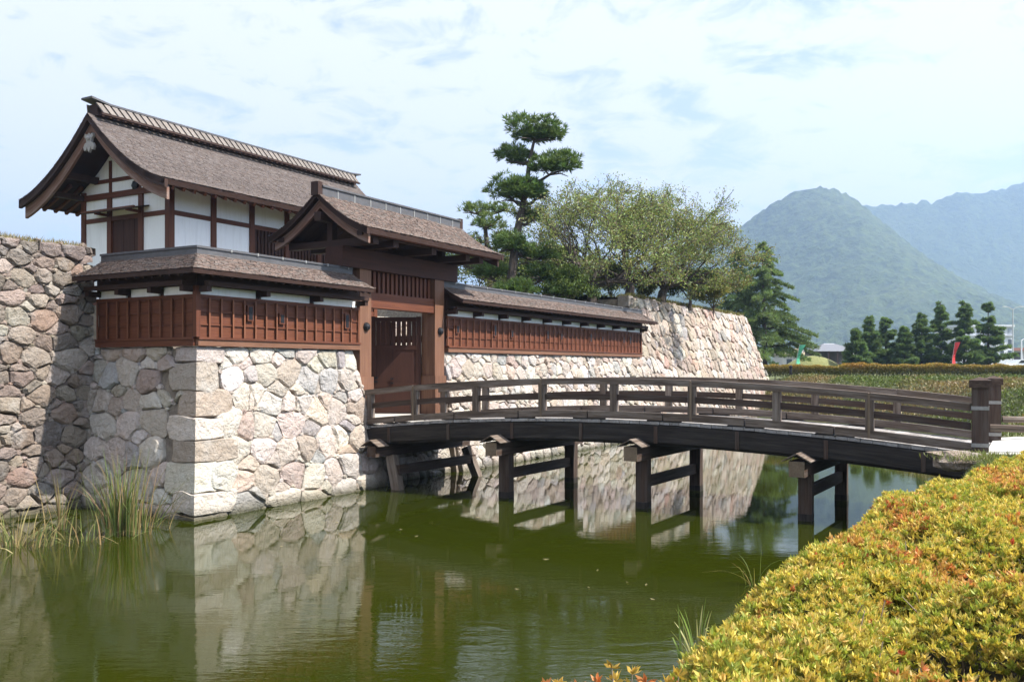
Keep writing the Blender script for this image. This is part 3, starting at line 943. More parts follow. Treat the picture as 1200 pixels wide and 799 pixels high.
# ridge: core, slanted cover boards with dark battens, capping
RZ = 11.85
build(MB().box(RA0 + .25, RA1 - .25, TC - .2, TC + .2, RZ - .05, RZ + .34), 'ridge_core', M_DARK, tw)
for sg in (1, -1):
    for j in range(46):
        a = RA0 + .32 + (RA1 - RA0 - .85) * j / 45; w_ = .205
        P = []
        for zz_, sh, xo in ((RZ + .005, .14, .40), (RZ + .33, -.02, .225)):
            for da in (0, w_):
                P.append((a + da + sh - .14, TC + sg * xo, zz_))
        q = MB()
        lo0, lo1, hi0, hi1 = [np.array(W(*p)) for p in P]
        nrm = np.array(W(0, sg * .035, .02)) - np.array(W(0, 0, 0))
        q.hexa([lo0, lo1, hi1, hi0, lo0 + nrm, lo1 + nrm, hi1 + nrm, hi0 + nrm])
        k = random.uniform(.85, 1.1)
        q.c = [(.20 * k, .172 * k, .152 * k)] * 8
        build(q, 'ridge_board', M_RIDGETILE, tw)
    build(MB().bar(W(RA0 + .25, TC + sg * .40, RZ - .02), W(RA1 - .25, TC + sg * .40, RZ - .02), .1, .06), 'ridge_batten', M_DARK, tw)
build(MB().sweep([W(RA0 - .02, TC, RZ + .52), W(RA0 + .7, TC, RZ + .42), W((RA0 + RA1) / 2, TC, RZ + .40), W(RA1 - .7, TC, RZ + .42), W(RA1, TC, RZ + .48)], .56, .065, Vv), 'ridge_cap', M_RIDGE, tw)

# ------------------------------------------------------------------ wooden walls on the stone bases
def wall_run(parent, place, a0, a1, n_bat, holes, n_pl, boards, reg=True):
    """place(a, o, z): a along, o out from the wall face. Boards in three lapped rows, battens, sill, plaster band, brackets."""
    def bx(a, b, o0, o1, z0, z1):
        m = MB()
        d = (b - a, o1 - o0, z1 - z0); k = d.index(max(d))
        if k == 2: P = [place(x, o, z) for z in (z0, z1) for x, o in ((a, o0), (b, o0), (b, o1), (a, o1))]
        else: P = [place(x, o, z) for x in (a, b) for o, z in ((o0, z0), (o1, z0), (o1, z1), (o0, z1))]
        return m.hexa(P)
    build(bx(a0, a1, -.10, -.012, 4.09, 5.30), 'panel_backing', M_DARK, parent)
    build(bx(a0, a1, -.16, .10, ZT + .004, 4.03), 'sill_beam', M_TAN if reg else M_RED, parent)  # light put into the colour: paler sill on sunny faces, red on the shaded left
    build(bx(a0, a1, -.16, .13, 4.032, 4.088), 'sill_board', M_RED, parent)
    build(bx(a0, a1, -.10, .065, 5.0, 5.07), 'head_rail', M_RED, parent)
    rows = [4.09, 4.40, 4.70, 4.998]
    w = (a1 - a0) / n_bat
    for r in range(3):
        if boards:
            for i in range(n_bat):
                build(bx(a0 + w * i + .002, a0 + w * (i + 1) - .002, -.010, .004 + .006 * ((i + r) % 3), rows[r] + .002, rows[r + 1] - .002), 'board', M_REDBOARD, parent)
        else:
            m = 6
            for i in range(m):
                build(bx(a0 + (a1 - a0) * i / m + .003, a0 + (a1 - a0) * (i + 1) / m - .003, -.010, .004 + .007 * ((i + r) % 2), rows[r] + .002, rows[r + 1] - .002), 'board', M_REDBOARD, parent)
        build(bx(a0, a1, -.005, .040, rows[r + 1] - .034, rows[r + 1] - .001), 'lap_strip', M_RED, parent)
    for i in range(n_bat + 1):
        a = a0 + w * i; a = min(max(a, a0 + .024), a1 - .024)
        build(bx(a - .022, a + .022, .042, .072, 4.09, 4.998), 'batten', M_TAN2, parent)
    for hb, z0, z1 in holes:
        a = a0 + w * (hb + .5)
        h = build(bx(a - .10, a + .10, .012, .080, z0 - .035, z1 + .035), 'loophole', M_RED, parent)
        build(bx(a - .06, a + .06, .03, .086, z0, z1), 'opening_shade', M_IRON, h)  # solid black block, paints the dark inside the loophole
    # plaster band between brackets
    wp = (a1 - a0) / n_pl
    for i in range(n_pl):
        build(bx(a0 + wp * i + .09, a0 + wp * (i + 1) - .09, -.06, .03, 5.072, 5.26), 'plaster_panel', M_PLASTER, parent)
    for i in range(n_pl + 1):
        a = min(max(a0 + wp * i, a0 + .07), a1 - .07)
        build(bx(a - .065, a + .065, -.1, .38, 5.12, 5.25), 'bracket', M_DARK, parent)
    build(bx(a0, a1, .30, .42, 5.252, 5.36), 'eave_purlin', M_DARK, parent)
    build(bx(a0, a1, -.1, .05, 5.262, 5.78), 'wall_plate', M_DARK, parent)
wpf = prof_fn(.90, 6.06, .50, .45, 1.5)

lwall = thing('wooden_wall', W(.65, -.65, ZT), 'red brown boarded wall with shingle roof turning a corner left of the gate', 'wooden wall', 'boarded parapet walls')
FO, LO = -.50, .50
wall_run(lwall, lambda a, o, z: W(a, FO + o, z), .46, 6.18, 16, [(4, 4.55, 4.86), (7, 4.52, 4.72), (14, 4.5, 4.84)], 3, True)
wall_run(lwall, lambda a, o, z: W(LO - o, -a, z), .50, 4.02, 9, [], 3, True, False)
build(MB().box(.395, .515, -.515, -.395, 4.09, 5.26), 'corner_post', M_RED, lwall)
RC = .65
place_f = lambda a, x, z: W(a, -RC + x, z)
place_l = lambda a, x, z: W(RC - x, -a, z)
place_fi = lambda a, x, z: W(a, -RC - x, z)
place_li = lambda a, x, z: W(RC + x, -a, z)
# roof bodies mitred at the corner
def mitre_body(parent, place, a_in, a1, half, thick):
    P, Fc = [], []
    for x in (0, half * .25, half * .5, half * .75, half):
        for a in (a_in(x), a1):
            P += [place(a, x, wpf(x)), place(a, x * .98, wpf(x) - thick - .03 * (x / half))]
    for i in range(4):
        b_ = 4 * i
        Fc += [(b_, b_ + 4, b_ + 6, b_ + 2), (b_ + 1, b_ + 3, b_ + 7, b_ + 5), (b_, b_ + 1, b_ + 5, b_ + 4), (b_ + 2, b_ + 6, b_ + 7, b_ + 3)]
    Fc.append((16, 17, 19, 18))
    build(MB().add(P, Fc), 'roof_body', M_DARK, parent)
mitre_body(lwall, place_f, lambda x: RC - x, 6.0, .9, .07)
mitre_body(lwall, place_l, lambda x: RC - x, 4.0, .9, .07)
mitre_body(lwall, place_fi, lambda x: RC + x, 6.0, .9, .07)
mitre_body(lwall, place_li, lambda x: RC + x, 4.0, .9, .07)
shingle_side(lwall, place_f, wpf, .9, lambda x: RC - x, lambda x: 6.03, .068, .105, REDSH, var=.2)
shingle_side(lwall, place_l, wpf, .9, lambda x: RC - x, lambda x: 4.0, .068, .105, REDSH, var=.2)
shingle_side(lwall, place_fi, wpf, .9, lambda x: RC + x, lambda x: 6.03, .09, .2, REDSH)
for nm, p0, p1 in (('ridge_cap', W(RC - .14, -RC, 6.195), W(6.0, -RC, 6.195)), ('ridge_cap', W(RC, -RC - .14, 6.197), W(RC, -4.0, 6.197))):
    o = build(MB().sweep([p0, p1], .28, .05, Vv if nm and p0[1] != W(RC, -RC - .14, 0)[1] else U), nm, M_RIDGE, lwall)
build(MB().box(RC - .11, 6.0, -RC - .11, -RC + .11, 6.0, 6.143), 'ridge_core', M_RIDGE, lwall)
build(MB().box(RC - .105, RC + .105, -4.0, -RC - .112, 6.0, 6.143), 'ridge_core', M_RIDGE, lwall)
for k in range(6):
    a = RC + .9 + k * .85
    build(MB().box(a - .02, a + .02, -RC - .145, -RC + .145, 6.13, 6.203), 'ridge_seam', M_STRAP, lwall)
for j in range(22):
    a = .1 + 5.8 * j / 21
    build(MB().bar(W(a, -.46, wpf(.2) - .19), W(a, -RC + .84, wpf(.84) - .135), .05, .07), 'rafter', M_DARK, lwall)
for j in range(13):
    a = .3 + 3.55 * j / 12
    build(MB().bar(W(.46, -a, wpf(.2) - .19), W(RC - .84, -a, wpf(.84) - .135), .05, .07), 'rafter', M_DARK, lwall)

rwall = thing('wooden_wall', W(10.6, -.65, ZT), 'long red brown boarded wall with shingle roof running from the gate to the bastion', 'wooden wall', 'boarded parapet walls')
R0, R1 = 10.62, 27.4
wall_run(rwall, lambda a, o, z: W(a, FO + o, z), R0, R1, 42, [(1, 4.55, 4.75), (7, 4.52, 4.86), (10, 4.5, 4.72), (17, 4.5, 4.8), (20, 4.52, 4.72), (27, 4.5, 4.8), (30, 4.52, 4.72), (36, 4.52, 4.74), (38, 4.5, 4.8)], 10, False)
build(MB().box(R1 - .02, R1 + .1, FO - .12, FO + .06, 4.09, 5.5), 'end_post', M_RED, rwall)
for pp in (place_f, place_fi):
    P, Fc = [], []
    mitre_body(rwall, pp, lambda x: R0 - .12, R1 + .35, .9, .07)
    shingle_side(rwall, pp, wpf, .9, lambda x: R0 - .13, lambda x: R1 + .37, .068, .13, REDSH, var=.2)
build(MB().sweep([W(R0 - .1, -RC, 6.195), W(R1 + .3, -RC, 6.195)], .28, .05, Vv), 'ridge_cap', M_RIDGE, rwall)
build(MB().box(R0 - .1, R1 + .3, -RC - .11, -RC + .11, 6.0, 6.143), 'ridge_core', M_RIDGE, rwall)
for k in range(17):
    a = R0 + .6 + k
    build(MB().box(a - .02, a + .02, -RC - .145, -RC + .145, 6.13, 6.203), 'ridge_seam', M_STRAP, rwall)
for j in range(56):
    a = R0 + .05 + (R1 - R0 + .1) * j / 55
    build(MB().bar(W(a, -.46, wpf(.2) - .19), W(a, -RC + .84, wpf(.84) - .135), .05, .07), 'rafter', M_DARK, rwall)

# ------------------------------------------------------------------ the gate
gt = thing('castle_gate', W(8.36, -.7, 1.8), 'tall red brown timber gate with its own curved shingle roof at the bridge end', 'gate')
GC = -.93; G0, G1 = 4.94, 12.03
gpf = prof_fn(1.78, 8.20, 1.10, .62, 1.7)
plg = lambda a, x, z: W(a, GC + x, z)
for a0, a1 in ((6.23, 6.74), (9.94, 10.46)):
    po = build(MB().box(a0, a1, -.98, -.46, 1.81, 6.19), 'post', M_TAN, gt)
    build(MB().box(a0 - .05, a1 + .05, -1.03, -.41, 1.905, 3.12), 'post_shoe', M_TAN, po)
    build(MB().lathe(W((a0 + a1) / 2 + .02, -.46, 4.55), [(.13, 0), (.13, .03), (.09, .09), (.02, .12)], 10, Vv), 'iron_boss', M_IRON, po)
    # rear support posts with tie beams
    build(MB().box(a0 + .1, a1 - .1, -2.75, -2.43, 1.81, 4.9), 'rear_post', M_RED, gt)
    build(MB().box(a0 + .18, a1 - .18, -2.43, -.98, 4.2, 4.42), 'tie_beam', M_RED, gt)
build(MB().box(5.42, 11.16, -1.02, -.40, 6.192, 6.74), 'crossbeam', M_RED_SHADE, gt)
build(MB().box(6.742, 9.938, -.86, -.50, 5.12, 5.56), 'lintel', M_RED, gt)
for j in range(15):
    a = 6.86 + 2.96 * j / 14
    build(MB().box(a - .055, a + .055, -.74, -.60, 5.562, 6.19), 'transom_bar', M_RED, gt)
build(MB().box(6.742, 9.938, -.90, -.86, 5.562, 6.19), 'transom_backing', M_DARK, gt)
build(MB().box(5.0, 11.9, -1.05, -.81, 7.42, 7.66), 'ridge_purlin', M_DARK, gt)
for a in (5.6, 6.5, 8.35, 10.2, 11.0):
    build(MB().box(a - .12, a + .12, -2.45, .62, 6.743, 6.93), 'cross_arm', M_DARK, gt)
for t_ in (-2.35, .50):
    build(MB().box(5.05, 11.9, t_ - .09, t_ + .09, 6.932, 7.05), 'eave_purlin', M_DARK, gt)
for a in (5.6, 8.35, 11.0):
    build(MB().box(a - .1, a + .1, -1.02, -.84, 6.931, 7.42), 'strut', M_DARK, gt)
for sg in (1, -1):
    for j in range(19):
        a = G0 + .4 + (G1 - G0 - .8) * j / 18
        build(MB().bar(W(a, GC + sg * .12, gpf(.12) - .2), W(a, GC + sg * 1.66, gpf(1.66) - .17), .07, .09), 'rafter', M_DARK, gt)
roof_body(gt, plg, gpf, 1.78, G0, G1, .1, M_DARK, under=lambda x: .09 + .06 * x / 1.78)
for sg in (1, -1):
    shingle_side(gt, (lambda a, x, z, s=sg: W(a, GC + s * x, z)), gpf, 1.78, lambda x: G0, lambda x: G1, .075, .12, REDSH, var=.25)
    for a in (G0 + .2, G1 - .2):
        barge(gt, plg, gpf, 1.78, a, .08, .16, .26, .26, sg, bpy.data.materials['barge_timber'] if a < 6 else M_DARK, 10, .95)
    for a in (G0 + .05, G1 - .05):
        barge(gt, plg, gpf, 1.78, a, .1, .02, .12, .16, sg, M_DARK, 10, 1.0)
    build(MB().bar(W(G0 + .1, GC + sg * 1.68, gpf(1.68) - .165), W(G1 - .1, GC + sg * 1.68, gpf(1.68) - .165), .1, .05), 'eave_board', M_RED, gt)
build(MB().box(G0 + .12, G1 - .12, GC - .13, GC + .13, 8.08, 8.34), 'ridge_core', M_RIDGE, gt)
build(MB().sweep([W(G0 + .1, GC, 8.385), W(G1 - .1, GC, 8.385)], .34, .05, Vv), 'ridge_cap', M_RIDGE, gt)
for k in range(9):
    a = G0 + .75 + k * .72
    build(MB().box(a - .02, a + .02, GC - .14, GC + .14, 8.1, 8.332), 'ridge_seam', M_STRAP, gt)
build(MB().box(G0 - .06, G0 + .118, GC - .13, GC + .13, 8.10, 8.47), 'ridge_end', M_DARK, gt)
build(MB().box(G1 - .118, G1 + .06, GC - .13, GC + .13, 8.10, 8.44), 'ridge_end', M_DARK, gt)
# door leaves: right one half open, left one folded back out of sight
def leaf(hs, ht, ang, wid, label):
    """hinge at (hs, ht); direction = closed along -u turned inward by ang (left leaf mirrored)"""
    sg = 1 if wid > 0 else -1; w = abs(wid)
    d = np.array([-sg * math.cos(ang), -math.sin(ang)]); nn = np.array([-d[1], d[0]])
    def pl2(a, o, z): return W(hs + d[0] * a + nn[0] * o, ht + d[1] * a + nn[1] * o, z)
    def bx(a, b, o0, o1, z0, z1):
        q = (b - a, o1 - o0, z1 - z0); k = q.index(max(q))
        if k == 2: P = [pl2(x, o, z) for z in (z0, z1) for x, o in ((a, o0), (b, o0), (b, o1), (a, o1))]
        else: P = [pl2(x, o, z) for x in (a, b) for o, z in ((o0, z0), (o1, z0), (o1, z1), (o0, z1))]
        return MB().hexa(P)
    dr = build(bx(0, w, -.03, .03, 1.98, 3.98), 'door_leaf', M_RED_SHADE, gt)
    if label: dr['label'] = label
    for a, b in ((0, .14), (w - .14, w)): build(bx(a, b, -.05, .05, 1.92, 5.02), 'door_stile', M_RED_SHADE, dr)
    for z in (1.92, 2.75, 3.96, 4.86): build(bx(.142, w - .142, -.048, .048, z, z + .14), 'door_rail', M_RED_SHADE, dr)
    for j in range(8):
        a = .22 + (w - .44) * j / 7
        build(bx(a - .066, a + .066, -.02, .02, 4.10, 4.86), 'door_bar', M_RED_SHADE, dr)
    for z in (2.9, 3.02):
        build(bx(w - .22, w + .14, -.075, -.052, z, z + .06), 'bolt_iron', M_IRON, dr)
        build(bx(w - .22, w + .14, .052, .075, z, z + .06), 'bolt_iron', M_IRON, dr)
    for z in (2.86, 3.0):
        for s_ in (-1, 1): build(bx(w * .55, w * .55 + .1, s_ * .065 - .015, s_ * .065 + .015, z, z + .05), 'bolt_iron', M_IRON, dr)
leaf(9.9, -.98, math.radians(62), 1.60, 'half open right door leaf with barred top')
leaf(6.78, -1.0, math.radians(97), -1.56, None)
# ------------------------------------------------------------------ arched timber bridge
N0 = np.array([-4.17, 25.7, 0]); N1 = np.array([9.51, 18.44, 0])
BN = np.array([.53, .848, 0]); BN /= np.linalg.norm(BN); BW = 3.5
BD = (N1 - N0) / np.linalg.norm(N1 - N0)
SIDE = np.array([-BD[1], BD[0], 0])
def bp(q, o, z): return tuple(N0 + (N1 - N0) * q + BN * o + np.array([0, 0, z]))
def zc(q): return 1.937 + 1.63 * q - 1.74 * q * q         # top of the kerb beam
def zr_(q): return zc(q) + .80
br = thing('arched_bridge', bp(.5, BW / 2, 0), 'weathered dark timber arched bridge with railings crossing the moat to the gate', 'bridge')
# planks of the deck
npk = 62
for i in range(npk):
    qa, qb = i / npk, (i + 1) / npk - .0007
    ea, eb = -.08 + random.uniform(-.025, .025), BW + .08 + random.uniform(-.025, .025)
    dz = random.uniform(-.006, .006)
    P = []
    for o in (ea, eb):
        za, zb = zc(qa) - .205 + dz, zc(qb) - .205 + dz
        P += [bp(qa, o, za - .07), bp(qb, o, zb - .07), bp(qb, o, zb), bp(qa, o, za)]
    k = random.uniform(.8, 1.15)
    build(MB().hexa(P, col=(k, k, k)), 'deck_plank', M_DECK, br)
qs = [i / 24 for i in range(25)]
for o, nm in ((.16, 0), (BW / 2, 1), (BW - .16, 2)):
    build(MB().sweep([bp(q, o, zc(q) - .278) for q in qs], .3, .50, BN), 'girder', M_TAR, br)
for o in (-.11, BW + .11):
    build(MB().sweep([bp(q, o, zc(q) - .30) for q in qs], .05, .40, BN), 'fascia_board', M_TAR, br)
    # joint straps on the fascia
for j in range(8):
    q = .06 + .125 * j
    build(MB().bar(bp(q, -.145, zc(q) - .31), bp(q, -.145, zc(q) - .72), .09, .02, BN), 'strap', M_PILE, br)
for si, o in enumerate((0.0, BW)):
    outw = -1 if si == 0 else 1
    # kerb beam in lengths on small blocks, so that light shows below it
    for j in range(8):
        q0, q1 = j * .125 - .055 + (.055 if j == 0 else 0), (j + 1) * .125 - .055 + (.055 if j == 7 else 0)
        q0 += .0012; q1 -= .0012
        pts = [bp(q0 + (q1 - q0) * k / 4, o, zc(q0 + (q1 - q0) * k / 4)) for k in range(5)]
        build(MB().sweep(pts, .2, .17, BN), 'kerb_beam', M_BRIDGE, br)
        for q in (q0 + .012, q1 - .012):
            build(MB().bar(bp(q - .013, o, zc(q) - .188), bp(q + .013, o, zc(q) - .188), .17, .034), 'kerb_block', M_TAR, br)
    # posts
    for j in range(0, 8):
        q = .11 + .126 * (j - 1) if j else .012
        tall = j % 2 == 1
        top = zr_(q) - (.005 if tall else .14)
        build(MB().bar(bp(q, o, zc(q) - (.0 if not tall else .0) + .001), bp(q, o, top - .0), .17, .17, BD), 'railing_post', M_BRIDGE, br)
        if tall:
            build(MB().bar(bp(q, o + outw * .098, zc(q) - .17), bp(q, o + outw * .098, zr_(q) - .02), .05, .026, SIDE), 'post_strap', M_PILE2, br)
    # rails in lengths
    jq = [.002] + [.11 + .126 * k for k in (0, 2, 4, 6)] + [.992]
    for a, b_ in zip(jq[:-1], jq[1:]):
        pts = [bp(a + .0008 + (b_ - a - .0016) * k / 6, o, zr_(a + (b_ - a) * k / 6) + .008) for k in range(7)]
        build(MB().sweep(pts, .2, .15, BN), 'top_rail', M_BRIDGE, br)
    for a, b_ in zip(jq[:-1], jq[1:]):
        pts = [bp(a + .0008 + (b_ - a - .0016) * k / 6, o, zc(a + (b_ - a) * k / 6) + .42) for k in range(7)]
        build(MB().sweep(pts, .07, .15, BN), 'middle_rail', M_PILE, br)
    # big end posts with caps and metal bands
    e = build(MB().bar(bp(1.002, o, 1.3), bp(1.002, o, 3.02), .31, .31, BD), 'end_post', M_PILE, br)
    cc = np.array(bp(1.002, o, 0))
    x = BD * .20; y = SIDE * .20
    q = MB()
    P = [cc + sx * x + sy * y + np.array([0, 0, z]) for z in (2.98, 3.13) for sx, sy in ((-1, -1), (1, -1), (1, 1), (-1, 1))] + [cc + np.array([0, 0, 3.20])]
    q.add(P, [(3, 2, 1, 0), (0, 1, 5, 4), (1, 2, 6, 5), (2, 3, 7, 6), (3, 0, 4, 7), (4, 5, 8), (5, 6, 8), (6, 7, 8), (7, 4, 8)])
    q.c = [(.42, .35, .33)] * 9
    build(q, 'post_cap', M_BRIDGE, e)
    for z in (2.53, 1.78):
        build(MB().bar(bp(1.002, o, z), bp(1.002, o, z + .075), .326, .326, BD), 'metal_band', M_STRAP, e)
# bents standing in the water
for q in (.292, .535, .78):
    zb = zc(q) - .79
    capb = build(MB().bar(bp(q - .002, -.62, zb - .17), bp(q - .002, BW + .62, zb - .17), .34, .34), 'cap_beam', M_PILE, br)
    build(MB().bar(bp(q - .002, -.632, zb - .17), bp(q - .002, -.6205, zb - .17), .335, .335), 'beam_end', M_PILE2, capb)
    for o in (-.62, BW + .62):
        sg = 1 if o < 0 else -1
        for k in (-1, 1):
            a = np.array(bp(q - .002, o - sg * .06, zb + .17)); b_ = np.array(bp(q - .002, o + sg * .42, zb + .17))
            sh = BD * k * .15 + np.array([0, 0, -.085])
            build(MB().bar(a + sh, b_ + sh, .36, .025, np.array([0, 0, 1]) + BD * k * .55), 'cap_cover', M_BRIDGE, capb)
    for o in (.05, BW + .12):
        build(MB().bar(bp(q, o, -.7), bp(q, o, zb - .342), .29, .29, BD), 'pile', M_PILE, br)
        build(MB().bar(bp(q, o, -.02), bp(q, o, .16), .30, .30, BD), 'pile_sleeve', M_STRAP if False else M_TAR, br)
    build(MB().bar(bp(q, -.02, .62), bp(q, BW + .22, .62), .12, .26), 'cross_brace', M_PILE, br)
# leaning support bent against the abutment
q = .045
zb = zc(q) - .79
capb = build(MB().bar(bp(q - .002, -.55, zb - .15), bp(q - .002, BW + .5, zb - .15), .30, .30), 'cap_beam', M_PILE, br)
for k in (-1, 1):
    a = np.array(bp(q - .002, -.63, zb + .17)); b_ = np.array(bp(q - .002, -.18, zb + .17))
    sh = BD * k * .15 + np.array([0, 0, -.085])
    build(MB().bar(a + sh, b_ + sh, .36, .025, np.array([0, 0, 1]) + BD * k * .55), 'cap_cover', M_BRIDGE, capb)
build(MB().bar(bp(q + .012, .05, zb - .30), bp(q + .042, -.12, -.6), .26, .26, BD), 'leaning_pile', M_BRIDGE, br)
build(MB().bar(bp(q + .02, BW - .02, zb - .30), bp(q + .05, BW + .3, -.6), .22, .24, BD), 'leaning_pile', M_BRIDGE, br)
build(MB().bar(bp(q + .03, -.05, .55), bp(q + .03, BW + .2, .55), .12, .26), 'cross_brace', M_PILE, br)

# log fences that run on from the end posts
for o, lab in ((0.0, 'low timber rail fence beside the hedge at the bridge end'), (BW, 'low timber rail fence beside the grass at the far corner of the bridge end')):
    base = bp(1.002, o, 1.65)
    fe = thing('rail_fence', base, lab, 'fence', 'rail fences at the bridge end')
    d2 = (BD + np.array([.04, .15 if o else -.02, 0])); d2 /= np.linalg.norm(d2)
    p0 = np.array(base) + d2 * .18
    build(MB().tube([p0 + d2 * 0 + np.array([0, 0, .52]), p0 + d2 * 2.4 + np.array([0, 0, .50])], [.075, .07], 8), 'rail', M_BRIDGE, fe)
    build(MB().tube([p0 + d2 * 2.4 + np.array([0, 0, .50]), p0 + d2 * 4.8 + np.array([0, 0, .49])], [.07, .075], 8), 'rail', M_BRIDGE, fe)
    for k in (2.4, 4.8):
        build(MB().tube([p0 + d2 * k + np.array([0, 0, -.2]), p0 + d2 * k + np.array([0, 0, .66])], [.09, .085], 8), 'post', M_BRIDGE, fe)
# ------------------------------------------------------------------ vegetation helpers
def unit(a): return a / np.maximum(np.linalg.norm(a, axis=-1, keepdims=True), 1e-9)
def rand_dirs(n): return unit(RNG.normal(size=(n, 3)))
def leaf_quads(c, axis_, side, L, Wd, cols, fold=.0):
    n = len(c)
    L = np.broadcast_to(np.asarray(L, float), (n,))[:, None]; Wd = np.broadcast_to(np.asarray(Wd, float), (n,))[:, None]
    axis_ = unit(axis_); side = unit(side - axis_ * np.sum(side * axis_, 1, keepdims=True))
    up = np.cross(axis_, side)
    P = np.stack([c, c + axis_ * L * .5 + side * Wd * .5 + up * L * fold, c + axis_ * L, c + axis_ * L * .5 - side * Wd * .5 + up * L * fold], 1)
    V = P.reshape(-1, 3)
    F = np.arange(4 * n).reshape(n, 4)
    C = np.repeat(cols, 4, axis=0)
    return V, F, C
def foliage(name, parent, parts, mat):
    V = np.concatenate([p[0] for p in parts]); C = np.concatenate([p[2] for p in parts])
    F = []; o = 0
    for p in parts:
        F.append(p[1] + o); o += len(p[0])
    return kind(link(name, V, np.concatenate(F), mat, parent, col=C), 'stuff') if name != 'crown' else link(name, V, np.concatenate(F), mat, parent, col=C)
def vary(base, n, k=.25):
    base = np.asarray(base, float)
    if base.ndim == 1: base = np.repeat(base[None], n, 0)
    f = RNG.uniform(1 - k, 1 + k, (n, 1)); h = RNG.uniform(.92, 1.08, (n, 3))
    return np.clip(base * f * h, 0, .9)

# ------------------------------------------------------------------ cloud-pruned pine behind the wall
def needle_tufts(c, up, n_per, L, Wd, base, k=.25):
    n = len(c)
    cc = np.repeat(c, n_per, 0); uu = np.repeat(up, n_per, 0)
    ax = unit(uu * 1.0 + rand_dirs(n * n_per) * .95)
    return leaf_quads(cc, ax, rand_dirs(n * n_per), L * RNG.uniform(.7, 1.2, n * n_per), Wd, np.repeat(vary(base, n, k), n_per, 0) * RNG.uniform(.85, 1.15, (n * n_per, 1)))
def pads_tree(name, label, base, trunk, pads, n_t, L, col, cat='tree', group=None, rad0=.3):
    t = thing(name, base, label, cat, group)
    mb = MB()
    m = len(trunk)
    mb.tube(trunk, [rad0 * (1 - .75 * i / (m - 1)) for i in range(m)], 8)
    tr = np.array(trunk)
    parts = []
    for (c, r) in pads:
        c = np.array(c); r = np.array(r)
        j = np.argmin(np.linalg.norm(tr - (c - np.array([0, 0, r[2] * .8])), axis=1))
        a = tr[j]; e = c - np.array([0, 0, r[2] * .55])
        midp = (a + e) / 2 + np.array([0, 0, -.12 * np.linalg.norm(e - a)])
        mb.tube([a, midp, e], [.11, .085, .05], 6)
        for q in range(5):
            f = e + np.array([r[0], r[1], r[2] * .5]) * RNG.uniform(-.7, .7, 3)
            mb.tube([e + (midp - e) * .3, (e + f) / 2 + np.array([0, 0, .05]), f], [.05, .035, .015], 5)
        n = int(n_t * r[0] * r[2])
        # lobed pad: several lobes, flat below
        nl = 9
        lob = rand_dirs(nl) * np.array([.6, .6, .45]) ; lr = RNG.uniform(.38, .62, nl)
        k = RNG.integers(0, nl, n)
        d = rand_dirs(n)
        p = lob[k] + d * (lr[k] * RNG.uniform(.72, 1.05, n))[:, None]
        p[:, 2] = np.where(p[:, 2] < -.35, -.35 - (p[:, 2] + .35) * .25, p[:, 2])
        q = c + p * r
        parts.append(needle_tufts(q, unit(d * .7 + np.array([0, 0, .75])), 13, L, L * .14, col))
    build(mb, 'trunk', M_BARK, t)
    foliage('crown', t, parts, M_NEEDLE)
    return t
PD = 45.0
def pp(x, y, dd=0): return at(x, y, PD + dd)
sc_ = PD / F_PX
pads = []
for x, y, rx, rz, dd in ((628, 153, 32, 19, 0), (606, 183, 22, 12, .5), (648, 193, 28, 15, -.3), (601, 224, 30, 17, -.2), (630, 226, 16, 10, .6), (622, 254, 15, 9, .8), (600, 286, 22, 12, -.4), (634, 297, 20, 11, .3), (575, 318, 22, 12, .3), (636, 322, 24, 11, .2), (604, 338, 24, 10, -.6), (652, 340, 20, 9, .2)):
    pads.append((pp(x, y, dd), (rx * sc_ * 1.1, rx * sc_, rz * sc_ * 1.12)))
pads_tree('pine_tree', 'tall cloud pruned pine with bare trunk between dark green pads', pp(597, 400), [pp(597, 420), pp(598, 335), pp(603, 295), pp(608, 262), pp(613, 240), pp(618, 214), pp(620, 190), pp(626, 165)], pads, 330, .32, (.10, .155, .045), rad0=.28)
PD2 = 52.0
pads2 = []
for x, y, rx, rz, dd in ((556, 246, 20, 8, 0), (585, 244, 18, 9, .6), (570, 262, 26, 11, -.5), (552, 282, 20, 10, .2), (590, 282, 20, 10, .4), (548, 305, 22, 12, .2)):
    s2 = PD2 / F_PX
    pads2.append((at(x, y, PD2 + dd), (rx * s2, rx * s2, rz * s2)))
pads_tree('pine_tree', 'pale green spreading pine half hidden behind the gate roof', at(575, 400, PD2), [at(575, 410, PD2), at(574, 330, PD2), at(571, 290, PD2), at(568, 262, PD2), at(566, 248, PD2)], pads2, 190, .30, (.13, .18, .06), rad0=.25)

# ------------------------------------------------------------------ broad-leaved trees with open crowns
FLOOR = -99
def branching(mb, p, d, L, r, depth, tips, spread=.62, up=.12, minr=.010):
    n = 3
    pts = [p]; rad = [r]
    for i in range(n):
        d = unit(d + RNG.normal(size=3) * .13 + np.array([0, 0, up * .25 + (.5 if p[2] < FLOOR else 0)]))
        p = p + d * L / n
        pts.append(p); rad.append(max(r * (1 - .45 * (i + 1) / n), minr))
    mb.tube(pts, rad, 6 if depth > 2 else 4, cap=False)
    if depth <= 3:
        for q in (pts[1:] if depth < 3 else pts[2:]): tips.append((q, d))
    if depth == 0: return
    nb = 3 if depth > 3 else int(RNG.integers(2, 4))
    for k in range(nb):
        a = rand_dirs(1)[0]
        nd = unit((d + a * spread * RNG.uniform(.7, 1.25)) * np.array([1, 1, .8 if depth < 4 else 1]) + np.array([0, 0, up]))
        branching(mb, p if k < 2 else pts[-2], nd, L * RNG.uniform(.66, .86), rad[-1] * .8, depth - 1, tips, spread, up, minr)
